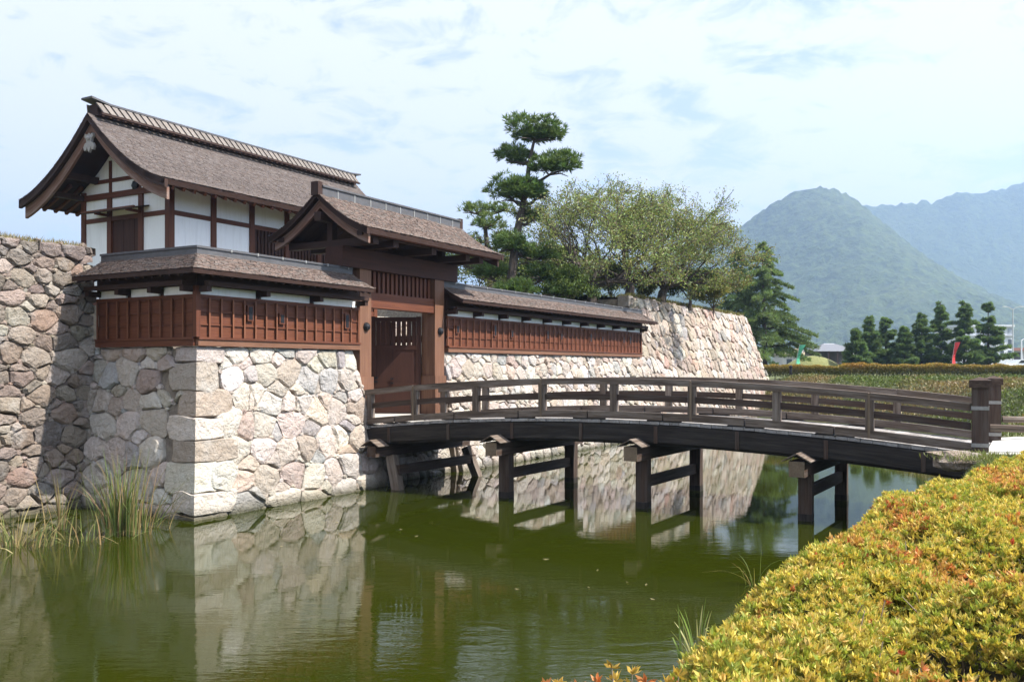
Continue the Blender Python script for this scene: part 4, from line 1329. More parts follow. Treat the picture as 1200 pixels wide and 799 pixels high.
def broad_tree(name, label, base, height, lean, depth, n_leaf, leafL, cols, spread=.62, first=.10, group=None, squash=None, limbs=8, rad=.24, up=.05):
    global FLOOR
    FLOOR = base[2] + .55
    t = thing(name, base, label, 'tree', group)
    mb = MB(); tips = []
    base = np.array(base, float)
    top = base + np.array([0, 0, height * first]) + np.array(lean) * .2
    mb.tube([base - np.array([0, 0, .4]), base + (top - base) * .5 + RNG.normal(size=3) * .06, top], [rad * 1.25, rad, rad * .85], 8)
    for k in range(limbs):
        th = 2 * math.pi * (k + RNG.uniform(-.25, .25)) / limbs
        el = (.30, .95, .5, 1.25, .4, .8, .2)[k % 7]
        d = unit(np.array([math.cos(th), math.sin(th), el]) + np.array(lean) * .25)
        branching(mb, top - (top - base) * .3 * RNG.random(), d, height * (.26 if el < 1 else .25), rad * .55, depth, tips, spread, up)
    P = np.array([a for a, _ in tips]); D = np.array([b for _, b in tips])
    if squash is not None:
        pass
    n = n_leaf
    i = RNG.integers(0, len(P), n)
    c = P[i] + RNG.normal(size=(n, 3)) * np.array([.15, .15, .08])
    ax = unit(D[i] * .6 + rand_dirs(n) * .8 + np.array([0, 0, -.25]))
    cl = np.array(cols)[RNG.integers(0, len(cols), n)]
    build(mb, 'trunk', M_BARK, t)
    foliage('crown', t, [leaf_quads(c, ax, rand_dirs(n), leafL * RNG.uniform(.7, 1.25, n), leafL * .55, vary(cl, n, .3), .06)], M_LEAF)
    return t
CH = [(.22, .28, .085), (.28, .32, .10), (.17, .24, .07), (.29, .29, .10), (.25, .22, .11), (.15, .22, .065)]
DG = [(.05, .085, .022), (.07, .11, .03), (.09, .12, .03)]
broad_tree('cherry_tree', 'olive leaved cherry tree with dark forked trunk standing behind the pine on the bastion', at(693, 352, 47), 7.9, (-.3, 0, .1), 5, 22000, .115, CH, group='open crowned trees on the bastion')
broad_tree('cherry_tree', 'wide olive and bronze leaved cherry tree at the middle of the bastion top', at(737, 347, 49), 7.6, (.1, 0, .2), 5, 22000, .115, CH, group='open crowned trees on the bastion')
broad_tree('cherry_tree', 'yellowing cherry tree with long low boughs reaching out over the bastion end', at(774, 350, 51), 6.4, (1.5, -.1, .05), 5, 20000, .115, CH + [(.26, .20, .05)], group='open crowned trees on the bastion')
broad_tree('leafy_tree', 'low dark green leafy tree under the cherries at the bastion edge', at(808, 356, 54), 2.7, (.4, 0, 0), 4, 9000, .16, DG, limbs=4, rad=.1)
broad_tree('leafy_bush', 'bright green low bush between the pine and the first cherry trunk', at(668, 360, 46), 2.6, (-.2, 0, 0), 3, 9000, .12, [(.13, .19, .05), (.17, .22, .06), (.10, .15, .04)], limbs=7, rad=.06, group='low bushes under the trees')
broad_tree('leafy_bush', 'mid green bush filling the gap between the two thick cherry trunks', at(716, 352, 52), 2.8, (0, 0, 0), 3, 8000, .12, [(.12, .17, .05), (.18, .21, .06)], limbs=7, rad=.06, group='low bushes under the trees')
broad_tree('leafy_bush', 'olive bush at the foot of the yellowing cherry tree', at(756, 354, 54), 2.4, (.2, 0, 0), 3, 8000, .12, [(.15, .18, .05), (.20, .21, .07)], limbs=7, rad=.06, group='low bushes under the trees')
broad_tree('leafy_bush', 'yellow green bush at the outer end of the bastion top beside the cedars', at(835, 366, 58), 2.9, (.2, 0, 0), 3, 9000, .13, [(.17, .20, .05), (.25, .23, .06)], limbs=7, rad=.06, group='low bushes under the trees')
broad_tree('leafy_tree', 'shaded green tree behind the long wooden wall roof and the pine', at(655, 372, 56), 5.4, (0, 0, 0), 5, 15000, .18, DG + CH[:2], limbs=4, rad=.16)
broad_tree('leafy_tree', 'bushy grey green tree filling the gap beside the gate roof', at(545, 385, 58), 6.2, (0, 0, 0), 5, 14000, .18, DG + [(.14, .16, .06)], limbs=4, rad=.16)

# ------------------------------------------------------------------ conifers
def conifer(name, label, base, H, R, n_whorl, col, group=None, droop=.25, upsweep=.0, dens=1.0, L=.22, gap_top=False, start=.08, lean=(0, 0)):
    t = thing(name, base, label, 'tree', group)
    base = np.array(base, float)
    top = base + np.array([lean[0], lean[1], H])
    mb = MB(); mb.tube([base - np.array([0, 0, .4]), (base + top) / 2, top], [H * .021, H * .013, .02], 7)
    parts = []
    for w in range(n_whorl):
        f0 = start + (1 - start) * (w + RNG.uniform(-.3, .3)) / n_whorl
        n_b = int(RNG.integers(5, 8))
        th0 = RNG.uniform(0, 6.28)
        for b_ in range(n_b):
            f = f0 + RNG.uniform(-.75, .75) / n_whorl
            if f > .985 or (gap_top and .76 < f < .87): continue
            z = np.clip(f, .02, 1)
            k = (1 - z) ** .8
            th = th0 + 6.283 * b_ / n_b + RNG.uniform(-.3, .3)
            Lb = max(R * k * RNG.uniform(.5, 1.2), .25 if not gap_top else .4)
            o = base + (top - base) * z
            d = np.array([math.cos(th), math.sin(th), 0])
            p1 = o + d * Lb * .5 + np.array([0, 0, Lb * (.12 + upsweep * .5 - droop * .15)])
            p2 = o + d * Lb + np.array([0, 0, Lb * (upsweep - droop)])
            mb.tube([o, p1, p2], [.02 + .008 * Lb, .015 + .004 * Lb, .008], 4, cap=False)
            n = int((16 + 60 * Lb) * dens)
            u = RNG.uniform(.15, 1.05, n) ** .8
            q = o + (p1 - o) * np.minimum(u * 2, 1)[:, None] + (p2 - p1) * np.maximum(u * 2 - 1, 0)[:, None]
            sdv = np.cross(d, (0, 0, 1))
            sp = (RNG.uniform(-1, 1, n) * Lb * .22 * (1.1 - u * .7))
            q = q + sdv * sp[:, None] + RNG.normal(size=(n, 3)) * .04 + np.array([0, 0, -1]) * np.abs(sp)[:, None] * .25
            upd = unit(np.repeat((d * .8 + np.array([0, 0, .35 + upsweep]))[None], n, 0) + sdv * np.sign(sp)[:, None] * .5)
            cb = np.array(col) * RNG.uniform(.7, 1.25)
            parts.append(needle_tufts(q, upd, 6, L, L * .22, cb))
    build(mb, 'trunk', M_BARK, t)
    foliage('crown', t, parts, M_NEEDLE)
    return t
CE = (.045, .075, .032)
conifer('cedar_tree', 'broad layered cedar with drooping boughs standing beyond the bastion', at(897, 427, 80), 10.8, 4.9, 20, (.15, .21, .085), droop=.12, dens=.6, L=.30, lean=(-.3, 0))
conifer('cedar_tree', 'darker narrow cedar partly hidden behind the broad cedar', at(865, 427, 86), 11.2, 4.0, 20, (.10, .155, .075), droop=.12, dens=.6, L=.30)
PLAB = ['short young pine at the pavilion end of the row behind the clipped hedge', 'second young pine from the pavilion rising behind the short end pine', 'third young pine from the pavilion in the row behind the clipped hedge', 'low young pine in the dip at the middle of the pine row', 'broad young pine between the low middle pine and the red banner', 'tall slim young pine on the pavilion side of the red banner', 'tall wide young pine between the red banner and the bare stemmed pine', 'young pine with bare stem below its top tuft beside the white building']
PINES = [(1003, 384, 1.5, 0), (1019, 371.6, 2.0, 0), (1038, 371, 2.1, 0), (1060, 383, 1.5, 0), (1080, 369, 2.1, 0), (1102, 353.6, 2.1, 0), (1130, 353.6, 2.3, 0), (1158, 356, 2.3, 1)]
for i, (x, y, r, g) in enumerate(PINES):
    D = 88 + (i % 3) * 1.6
    b_ = at(x, 430 - (2.9 - EYE) * 0 + (EYE - 2.9) * F_PX / D, D)
    H = (HOR - y) * D / F_PX + EYE - 2.9
    conifer('young_pine', PLAB[i], b_, H, r, 11, (.125, .19, .075), 'young pines behind the clipped hedge', droop=.0, upsweep=.30, dens=.95, L=.32, gap_top=bool(g))

# ------------------------------------------------------------------ clipped hedge on the far bank
HC = [(.34, .24, .045), (.28, .23, .05), (.36, .20, .05), (.16, .17, .04)]
hb = at(1055, 440, 66)
hd = thing('clipped_hedge', (hb[0], 66, 2.5), 'long clipped yellow green hedge on stems along the top of the far bank', 'hedge')
parts = []
n = 60000
X = RNG.uniform(px(893, 66), px(1270, 66), n); lump = .22 * fbm(X * 1.1, X * 0 + 3, 3)
Yh = 66 + RNG.uniform(-.5, .5, n); Z = 2.58 + RNG.beta(2.2, 1.1, n) * (.97 + lump)
keep = Z > 2.58 + .42 * (np.abs(((X / .62) % 1) - .5) * 2) ** 2
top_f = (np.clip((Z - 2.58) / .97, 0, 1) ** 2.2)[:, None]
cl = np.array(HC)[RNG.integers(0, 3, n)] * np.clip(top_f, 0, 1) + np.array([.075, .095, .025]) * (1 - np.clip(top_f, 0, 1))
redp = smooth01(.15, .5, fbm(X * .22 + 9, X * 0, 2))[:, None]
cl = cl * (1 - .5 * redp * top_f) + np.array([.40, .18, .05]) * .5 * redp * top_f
c = np.stack([X, Yh, Z], -1)[keep]; cl = cl[keep]
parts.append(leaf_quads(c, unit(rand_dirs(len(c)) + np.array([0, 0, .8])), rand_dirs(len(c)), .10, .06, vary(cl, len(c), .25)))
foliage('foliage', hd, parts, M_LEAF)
for i in range(int((px(1270, 66) - px(893, 66)) / .62)):
    x = px(893, 66) + .31 + .62 * i
    m = MB().tube([(x, 66, 2.3), (x + random.uniform(-.05, .05), 66, 2.82)], [.035, .03], 5)
    for k in range(3): m.tube([(x, 66, 2.78), (x + random.uniform(-.25, .25), 66 + random.uniform(-.3, .3), 3.2)], [.025, .012], 4)
    build(m, 'stem', M_BARK, hd)

# low shrubs covering the far bank
n = 280000
a = RNG.uniform(0, 1, n)
S_ = RNG.uniform(14, 72, n); T_ = RNG.uniform(-9, 32, n)
d_ = moat_edge(S_, T_)
Xw = OX + SA * S_ + CA * T_; Yw = OY + CA * S_ - SA * T_
vis = (d_ > .3) & (Xw / Yw > .12) & (Xw / Yw < .85) & (Yw < 65.3) & (S_ > 15)
S_, T_, Xw, Yw = S_[vis], T_[vis], Xw[vis], Yw[vis]
clump = fbm(Xw * .9, Yw * .35, 3)
zg = ground_z(S_, T_)
h = RNG.uniform(0, 1, len(zg)) * (.10 + .30 * np.clip(clump + .25, 0, 1))
c = np.stack([Xw, Yw, zg + h], -1)
dry = smooth01(-.1, .45, fbm(Xw * .28 + 4, Yw * .2, 3))[:, None]
cl = np.array([.095, .125, .032]) * (1 - dry) + np.array([.20, .15, .07]) * dry
cl = cl * (1 + .5 * (RNG.random((len(c), 1)) > .85))
ld = thing('bank_shrubs', W(36, 20, 1.5), 'low green and brown shrubs covering the sloping far bank', 'shrubs')
ld['kind'] = 'stuff'
foliage('foliage', ld, [leaf_quads(c, unit(rand_dirs(len(c)) + np.array([0, 0, .9])), rand_dirs(len(c)), RNG.uniform(.10, .22, len(c)), .08, vary(cl, len(c), .3))], M_LEAF)

# grass fringe on top of the bastion
n = 9000
S_ = RNG.uniform(29.8, 50.8, n); T_ = -2.0 - RNG.exponential(.5, n)
c = np.array([W(a, b_, 6.95) for a, b_ in zip(S_, T_)])
gr = np.array([.20, .18, .06]) * RNG.uniform(.6, 1.3, (n, 1))
o = foliage('grass_fringe', ba, [leaf_quads(c, unit(rand_dirs(n) * .5 + np.array([0, 0, 1])), rand_dirs(n), RNG.uniform(.15, .4, n), .05, gr)], M_LEAF)

n = 2600
S_ = RNG.uniform(-4.6, .35, n); T_ = -4.25 - RNG.exponential(.35, n)
c = np.array([W(a, b_, 6.33) for a, b_ in zip(S_, T_)])
foliage('grass_fringe', ow, [leaf_quads(c, unit(rand_dirs(n) * .6 + np.array([0, 0, 1])), rand_dirs(n), RNG.uniform(.06, .22, n), .014, np.array([.30, .25, .12]) * RNG.uniform(.6, 1.2, (n, 1)))], M_LEAF)

# ------------------------------------------------------------------ azalea hedge in the foreground
def hedge_edge(s): return np.interp(s, [-16, -12, -11.2, -10.75, -10.2, -9.5, -8.6, -6, -2.8, .3, 4], [15.3, 15.12, 14.95, 14.86, 14.66, 14.66, 14.80, 14.86, 15.34, 15.92, 16.5])
def hedge_top(s, t):
    e = t - hedge_edge(s)
    base = 2.39 - .10 * smooth01(-7, -2, s) + .13 * fbm(s * .9, t * .9, 3) + .13 * fbm(s * 2.6 + 5, t * 2.6, 2)
    edge = np.sqrt(np.clip(1 - (1 - np.clip(e, 0, .34) / .34) ** 2, 0, 1))
    near = smooth01(-13.0, -11.4, s + .25 * (t - 16))
    hole = 0
    for hs, ht, hr, hd_ in HOLES: hole = hole + hd_ * np.exp(-((s - hs) ** 2 + ((t - ht) * 1.2) ** 2) / hr ** 2)
    return 1.5 + (base - 1.5) * edge * near - hole
def hole_px(x, y, r, dp):
    X, Y, _ = onz(x, y, 2.35); a, b_ = st_of(X, Y); return (a, b_, r, dp)
HOLES = [hole_px(1165, 655, .40, .5), hole_px(1105, 750, .24, .42), hole_px(1050, 690, .22, .3), hole_px(1180, 765, .2, .3), hole_px(900, 640, .3, .1)]
HOLES += [(random.uniform(-11, -1), 15.0 + random.random() ** 1.5 * 2.2, random.uniform(.10, .24), random.uniform(.12, .30)) for _ in range(26)]
az = thing('azalea_hedge', W(-6, 16.4, 1.6), 'foreground azalea hedge with yellow green and orange leaves on the near bank', 'hedge')
# dark inner body
gs = np.arange(-13.4, 3.4, .14); gtt = np.arange(0, 3.4, .14)
GS, GE = np.meshgrid(gs, gtt, indexing='ij')
GT = hedge_edge(GS) + GE + .04
GZ = np.maximum(hedge_top(GS, GT) - .16 - .05 * RNG.random(GS.shape), 1.45)
Vh = np.stack([OX + SA * GS + CA * GT, OY + CA * GS - SA * GT, GZ], -1).reshape(-1, 3)
a_, b_ = GS.shape; I = np.arange(a_ * b_).reshape(a_, b_)
Fh = np.stack([I[:-1, :-1], I[:-1, 1:], I[1:, 1:], I[1:, :-1]], -1).reshape(-1, 4)
M_TWIG = plain_mat('dark_twiggy_interior', (.03, .026, .015), .95, 30, .5, .8)
link('twig_mass', Vh, Fh, M_TWIG, az)
def rosettes(n, smin, smax, emax, leaf, nl):
    S = RNG.uniform(smin, smax, n); E = RNG.uniform(0, 1, n) ** 1.1 * emax + .01
    T = hedge_edge(S) + E
    X = OX + SA * S + CA * T; Y = OY + CA * S - SA * T
    v = (Y > 1.2) & (X / np.maximum(Y, .1) < .95)
    S, T, X, Y = S[v], T[v], X[v], Y[v]; n = len(S)
    Z0 = hedge_top(S, T)
    e = .03
    gx = (hedge_top(S + e, T) - Z0) / e; gy = (hedge_top(S, T + e) - Z0) / e
    nr = unit(-gx[:, None] * U - gy[:, None] * Vv + np.array([0, 0, 1.0]))
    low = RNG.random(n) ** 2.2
    Z = Z0 - low * .16 + RNG.normal(size=n) * .016
    ctr = np.stack([X, Y, Z], -1)
    ax0 = unit(nr * .7 + np.array([0, 0, .6]) + rand_dirs(n) * .45)
    ctr_n, ax_n = np.repeat(ctr, nl, 0), np.repeat(ax0, nl, 0)
    m = n * nl
    inner = np.tile(np.arange(nl) < nl * .35, n)
    ax = unit(ax_n * np.where(inner, 1.8, 1.0)[:, None] + rand_dirs(m) * .85)
    # colour: yellow green tips, orange drifts, greener and darker inside
    dr = smooth01(.10, .55, fbm(X * 1.3 + 3, Y * 1.3, 3) + .5 * fbm(X * 5, Y * 5, 2))
    tint = RNG.random(n)
    c = np.where(tint[:, None] < .5, np.array([.68, .54, .115]), np.where(tint[:, None] < .85, np.array([.36, .39, .07]), np.array([.70, .51, .16])))
    orn = np.where(RNG.random(n)[:, None] < .3, np.array([.62, .22, .09]), np.array([.68, .38, .12]))
    so_ = (dr * .8 > RNG.random(n))[:, None]
    c = np.where(so_, orn, c)
    c = np.where((RNG.random(n) < .005)[:, None], np.array([.52, .10, .05]), c)
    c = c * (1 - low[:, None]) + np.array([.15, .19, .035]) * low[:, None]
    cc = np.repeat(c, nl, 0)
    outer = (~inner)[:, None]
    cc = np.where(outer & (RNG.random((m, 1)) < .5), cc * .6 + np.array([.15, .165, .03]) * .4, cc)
    dist = np.repeat(np.linalg.norm(ctr - np.array([0, 0, EYE]), axis=1), nl)
    L = leaf * RNG.uniform(.7, 1.25, m) * np.where(inner, .85, 1.0)
    return leaf_quads(ctr_n + rand_dirs(m) * .006, ax, rand_dirs(m), L, L * .31, vary(cc, m, .16), .05)
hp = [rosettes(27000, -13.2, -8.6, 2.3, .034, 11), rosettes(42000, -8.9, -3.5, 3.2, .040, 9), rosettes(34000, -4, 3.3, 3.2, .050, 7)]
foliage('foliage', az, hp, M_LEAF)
# bare twigs showing in the gaps
mb = MB()
for hs, ht, hr, hd_ in HOLES[:4]:
    for k in range(34):
        s_, t_ = hs + random.gauss(0, hr * .7), ht + random.gauss(0, hr * .7)
        z_ = float(hedge_top(s_, t_))
        p0 = np.array(W(s_, t_, z_ - .22)); p1 = p0 + np.array([random.gauss(0, .08), random.gauss(0, .08), random.uniform(.16, .30)])
        mb.tube([p0, (p0 + p1) / 2 + RNG.normal(size=3) * .012, p1], [.004, .0032, .002], 4)
kind(build(mb, 'bare_twigs', plain_mat('pale_twig', (.22, .17, .13), .9)), 'stuff').parent = None
tw_o = bpy.data.objects['bare_twigs']; tw_o.parent = az; tw_o.location = Vector(tw_o['_w']) - Vector(az['_w'])
# sprigs that stick up at the near lower edge
sp = []
mbs = MB()
for x, y in ((717, 782), (741, 790), (722, 798), (640, 806), (606, 808), (655, 803), (676, 806), (757, 800), (690, 812), (628, 812), (780, 800), (795, 792), (700, 800)):
    D = random.uniform(2.9, 3.3)
    p = np.array(at(x, y, D)); q = p + np.array([random.uniform(-.03, .03), random.uniform(-.03, .05), -.45])
    mbs.tube([q, (p + q) / 2 + RNG.normal(size=3) * .01, p], [.003, .0025, .002], 4)
    for k, (zf, nl) in enumerate(((0, 9), (-.045, 5), (-.10, 4))):
        cpt = p + (q - p) * (-zf / .45)
        c_ = np.repeat(cpt[None], nl, 0)
        sp.append(leaf_quads(c_, unit(rand_dirs(nl) * .8 + np.array([0, 0, .75])), rand_dirs(nl), RNG.uniform(.03, .045, nl), .015, vary(np.array([.50, .33, .07]) if random.random() < .7 else np.array([.50, .18, .06]), nl, .2), .06))
foliage('sprig_leaves', az, sp, M_LEAF)
build(mbs, 'sprig_stems', bpy.data.materials['pale_twig'], az)
kind(bpy.data.objects['sprig_stems'], 'stuff')

# ------------------------------------------------------------------ reeds
def reed_clump(name, label, base, n, hmin, hmax, spread, cols, width=.022, bend=.5, cat='reeds', seed_lean=(0, 0), group=None):
    t = thing(name, base, label, cat, group)
    Vs, Fs, Cs = [], [], []
    base = np.array(base, float)
    for i in range(n):
        h = random.uniform(hmin, hmax); th = random.uniform(0, 6.283); r = abs(random.gauss(0, spread))
        p = base + np.array([math.cos(th) * r, math.sin(th) * r * .6, -.25])
        ln = random.gauss(0, 1) * bend
        d = np.array([math.cos(th + random.gauss(0, .5)), math.sin(th) * .5, 0]) * (abs(ln) + .08) + np.array([seed_lean[0], seed_lean[1], 0])
        sd = unit(np.array([RNG.normal(), RNG.normal(), 0])); w = width * random.uniform(.6, 1.3)
        c = np.array(random.choice(cols)) * random.uniform(.7, 1.25)
        kink = random.random() < .22; o = len(Vs)
        for k in range(7):
            u = k / 6
            z = h * (u - .0 * u) * (1 - .35 * abs(ln) * u * u)
            q = p + d * h * u * u * .8 + np.array([0, 0, z + .25 * (1 if k else 0) * 0])
            if kink and u > .66: q = q + np.array([d[0] * .5, d[1] * .5, -1.1]) * (u - .66) * h * .8
            ww = w * (1 - u ** 2.2) + .002
            Vs += [q - sd * ww / 2, q + sd * ww / 2]; Cs += [c * (.8 + .3 * u)] * 2
        Fs += [(o + 2 * k, o + 2 * k + 1, o + 2 * k + 3, o + 2 * k + 2) for k in range(6)]
    kind(link('blades', np.array(Vs), np.array(Fs), M_BLADE, t, col=np.clip(np.array(Cs), 0, .8)), 'stuff')
    return t
RG = [(.13, .17, .045), (.17, .20, .06), (.10, .145, .04), (.30, .24, .10), (.34, .22, .11)]
RT = [(.20, .22, .07), (.30, .25, .11), (.36, .27, .13), (.13, .17, .05)]
RGR = 'reeds at the foot of the walls'
reed_clump('reed_clump', 'tall green reed clump in the corner between the old wall and the corner stones', onz(143, 627, 0.0), 150, 1.0, 2.15, .24, RG, .024, .22, group=RGR)
reed_clump('reed_clump', 'loose bent tan reeds beside the tall clump near the corner stones', onz(172, 618, 0.0), 34, .7, 1.7, .35, RT, .02, .5, seed_lean=(.35, 0), group=RGR)
reed_clump('reed_clump', 'slim upright reeds in front of the old brown wall', onz(72, 620, 0), 22, 1.0, 1.9, .16, RG + RT, .02, .25, group=RGR)
reed_clump('reed_clump', 'low tangle of pale drooping reeds spreading over the water by the old wall', onz(20, 640, 0), 130, .5, 1.3, .55, RT, .022, .75, group=RGR)
reed_clump('reed_clump', 'flattened reed blades lying on the water between the reed clumps', onz(100, 634, 0), 60, .4, 1.0, .6, RT + RG, .02, 1.3, group=RGR)
reed_clump('iris_clump', 'fresh green iris blades rising from the water beside the azalea hedge', onz(818, 768, 0.75), 34, .35, .80, .10, [(.17, .24, .06), (.22, .28, .08), (.13, .19, .05), (.33, .32, .14)], .024, .28, 'plant')
reed_clump('reed_clump', 'few thin bent reeds over the water at the azalea hedge edge', onz(884, 678, 0.1), 16, .4, .95, .12, RT + RG, .013, .9, seed_lean=(-.3, 0))
# ------------------------------------------------------------------ rocks, bank edge and far things
def rock(name, label, c, r, seed, mat=M_STONE, col=(.42, .36, .31), cat='rock', group=None, flat=.7):
    bm_v, bm_f = [], []
    nu, nv = 9, 6
    c = np.array(c, float)
    for j in range(nv + 1):
        ph = math.pi * j / nv
        for i in range(nu):
            th = 2 * math.pi * i / nu
            d = np.array([math.sin(ph) * math.cos(th), math.sin(ph) * math.sin(th), math.cos(ph)])
            d = np.sign(d) * np.abs(d) ** flat
            k = 1 + .35 * float(fbm(d[0] * 1.5 + seed, d[1] * 1.5 + d[2] * 2 + seed, 3))
            bm_v.append(c + d * np.array(r) * k)
    for j in range(nv):
        for i in range(nu):
            bm_f.append((j * nu + i, j * nu + (i + 1) % nu, (j + 1) * nu + (i + 1) % nu, (j + 1) * nu + i))
    o = link(name, bm_v, bm_f, mat, None, col=np.array([col] * len(bm_v)))
    return tag(o, label, cat, group)
rock('rock', 'flat topped brown rock at the foot of the bridge end post', onz(1126, 540, 1.62), (.52, .42, .20), 2.2, M_STONE_OLD, (.30, .24, .19))
rock('rock', 'pale rock on the bank beside the iris blades and hedge', onz(884, 742, 1.36), (.16, .12, .09), 5.1, M_STONE, (.36, .34, .31), group=None)
rock('rock', 'small pale stone half buried under the azalea hedge near the irises', onz(846, 757, 1.22), (.17, .08, .06), 9.4, M_STONE, (.40, .38, .35))
# tuft of grass between rock and end post
n = 1500
c0 = np.array(onz(1150, 538, 1.68))
c = c0 + RNG.normal(size=(n, 3)) * np.array([.35, .25, .02])
gt_ = thing('grass_tuft', tuple(c0), 'short green grass tuft between the rock and the bridge end post', 'grass')
foliage('blades', gt_, [leaf_quads(c, unit(rand_dirs(n) * .5 + np.array([0, 0, 1])), rand_dirs(n), RNG.uniform(.05, .16, n), .012, vary(np.array([.20, .22, .07]), n, .3))], M_BLADE)
# grass on the near bank slope under the hedge and beside the path
n = 26000
S_ = RNG.uniform(-13, 6, n); T_ = RNG.uniform(13.4, 15.6, n)
z_ = ground_z(S_, T_); k = z_ > .06
S_, T_, z_ = S_[k], T_[k], z_[k]
S2 = RNG.uniform(10.9, 26, 16000); T2 = RNG.uniform(14.9, 27, 16000); k = ~((S2 > 6) & (S2 < 11.3))
S_ = np.concatenate([S_, S2[k]]); T_ = np.concatenate([T_, T2[k]]); z_ = ground_z(S_, T_)
c = np.stack([OX + SA * S_ + CA * T_, OY + CA * S_ - SA * T_, z_], -1); n = len(c)
o = foliage('bank_grass', None, [leaf_quads(c, unit(rand_dirs(n) * .7 + np.array([0, 0, 1])), rand_dirs(n), RNG.uniform(.04, .14, n) * (1 + (S_ > 8) * .8), .014 * (1 + (S_ > 8) * 1.2), vary(np.array([.13, .16, .045]), n, .4))], M_BLADE)
o['label'] = 'short grass on the slopes of the near bank'
# floating leaves on the water
for i, (x, y) in enumerate(((470, 620), (488, 628), (640, 655), (700, 668), (735, 682), (757, 685), (606, 690), (690, 688), (765, 702), (560, 606), (330, 640), (395, 612))):
    X, Y, _ = onz(x, y, .006)
    a = random.uniform(0, 6.28); r = random.uniform(.03, .06)
    P = [(X + math.cos(a + b) * r * k, Y + math.sin(a + b) * r * k, .006 + dz) for b, k, dz in ((0, 1.3, .012), (1.2, .55, 0), (math.pi, 1.2, .006), (-1.2, .55, .004))]
    o = link('floating_leaf', P, [(0, 1, 2, 3)], M_LEAF, None, col=np.array([(.26, .22, .12)] * 4))
    tag(o, 'small pale fallen leaf floating on the green water', 'leaf', 'leaves floating on the moat')

# far flat land beyond the hedge: mound, hut, building, flags, poles
GZ0 = 2.9
mb = MB(); P, Fc = [], []
c0 = at(952, 425, 92)
for j in range(7):
    for i in range(16):
        r = 1 - j / 6; th = 2 * math.pi * i / 16
        P.append((c0[0] + 3.6 * r * math.cos(th), c0[1] + 3.0 * r * math.sin(th), GZ0 - .1 + 1.75 * (1 - r ** 2)))
for j in range(6):
    for i in range(16):
        Fc.append((j * 16 + i, j * 16 + (i + 1) % 16, (j + 1) * 16 + (i + 1) % 16, (j + 1) * 16 + i))
tag(build(mb.add(P, Fc), 'grass_mound', plain_mat('dry_lawn', (.16, .165, .06), .95, 6, .3, .5), smooth=True), 'rounded dry grass mound in front of the low pavilion', 'mound')

def fbox(x0, x1, y0, y1, z0, z1, col=None):
    m = MB()
    return m.add([(x, y, z) for z in (z0, z1) for x, y in ((x0, y0), (x1, y0), (x1, y1), (x0, y1))], BOXF, None, col)
# pavilion with grey hipped roof
D = 128
hx0, hx1 = px(948, D), px(997, D)
hut = thing('pavilion', ((hx0 + hx1) / 2, D, GZ0), 'low open pavilion with grey hipped roof beyond the grass mound', 'building')
z_e = EYE + (HOR - 412) / F_PX * D; z_t = EYE + (HOR - 403) / F_PX * D
P = [(hx0, D - 3.5, z_e), (hx1, D - 3.5, z_e), (hx1, D + 4, z_e), (hx0, D + 4, z_e), (hx0 + 2, D + .2, z_t), (hx1 - 2, D + .2, z_t)]
build(MB().add(P, [(0, 1, 5, 4), (1, 2, 5), (2, 3, 4, 5), (3, 0, 4), (3, 2, 1, 0)], None, (.16, .165, .18)), 'roof', M_PAINT, hut)
for i in range(5):
    x = hx0 + .5 + (hx1 - hx0 - 1) * i / 4
    build(fbox(x - .1, x + .1, D - 3.1, D - 2.9, GZ0, z_e - .004, (.10, .06, .05)), 'post', M_PAINT, hut)
build(fbox(hx0 + .4, hx1 - .4, D + 1, D + 3, GZ0, z_e - .006, (.12, .10, .09)), 'back_wall', M_PAINT, hut)
# roofs of houses behind
for i, (x0, x1, yt, D, col, lab) in enumerate(((968, 986, 402, 190, (.33, .34, .36), 'pale grey roofed house behind the pavilion'), (915, 948, 408, 170, (.30, .24, .15), 'small tan roofed house seen between cedar and pavilion'), (1000, 1012, 413, 165, (.62, .61, .58), 'small white house beside the young pines'))):
    a, b_ = px(x0, D), px(x1, D); zt = EYE + (HOR - yt) / F_PX * D
    ho_ = thing('house', ((a + b_) / 2, D, GZ0), lab, 'house', 'distant houses')
    build(fbox(a + .3, b_ - .3, D, D + 6, GZ0 - .5, zt - 1.4, (.55, .53, .50)), 'wall', M_PAINT, ho_)
    P = [(a, D - .6, zt - 1.4), (b_, D - .6, zt - 1.4), (b_, D + 6.6, zt - 1.4), (a, D + 6.6, zt - 1.4), (a + .5, D + 3, zt), (b_ - .5, D + 3, zt)]
    build(MB().add(P, [(0, 1, 5, 4), (1, 2, 5), (2, 3, 4, 5), (3, 0, 4), (3, 2, 1, 0)], None, col), 'roof', M_PAINT, ho_)
    for k in range(2):
        xx = a + (b_ - a) * (.3 + .35 * k)
        build(fbox(xx - .5, xx + .5, D - .04, D + .02, GZ0 + .9, GZ0 + 2.0, (.06, .07, .08)), 'window', M_PAINT, ho_)
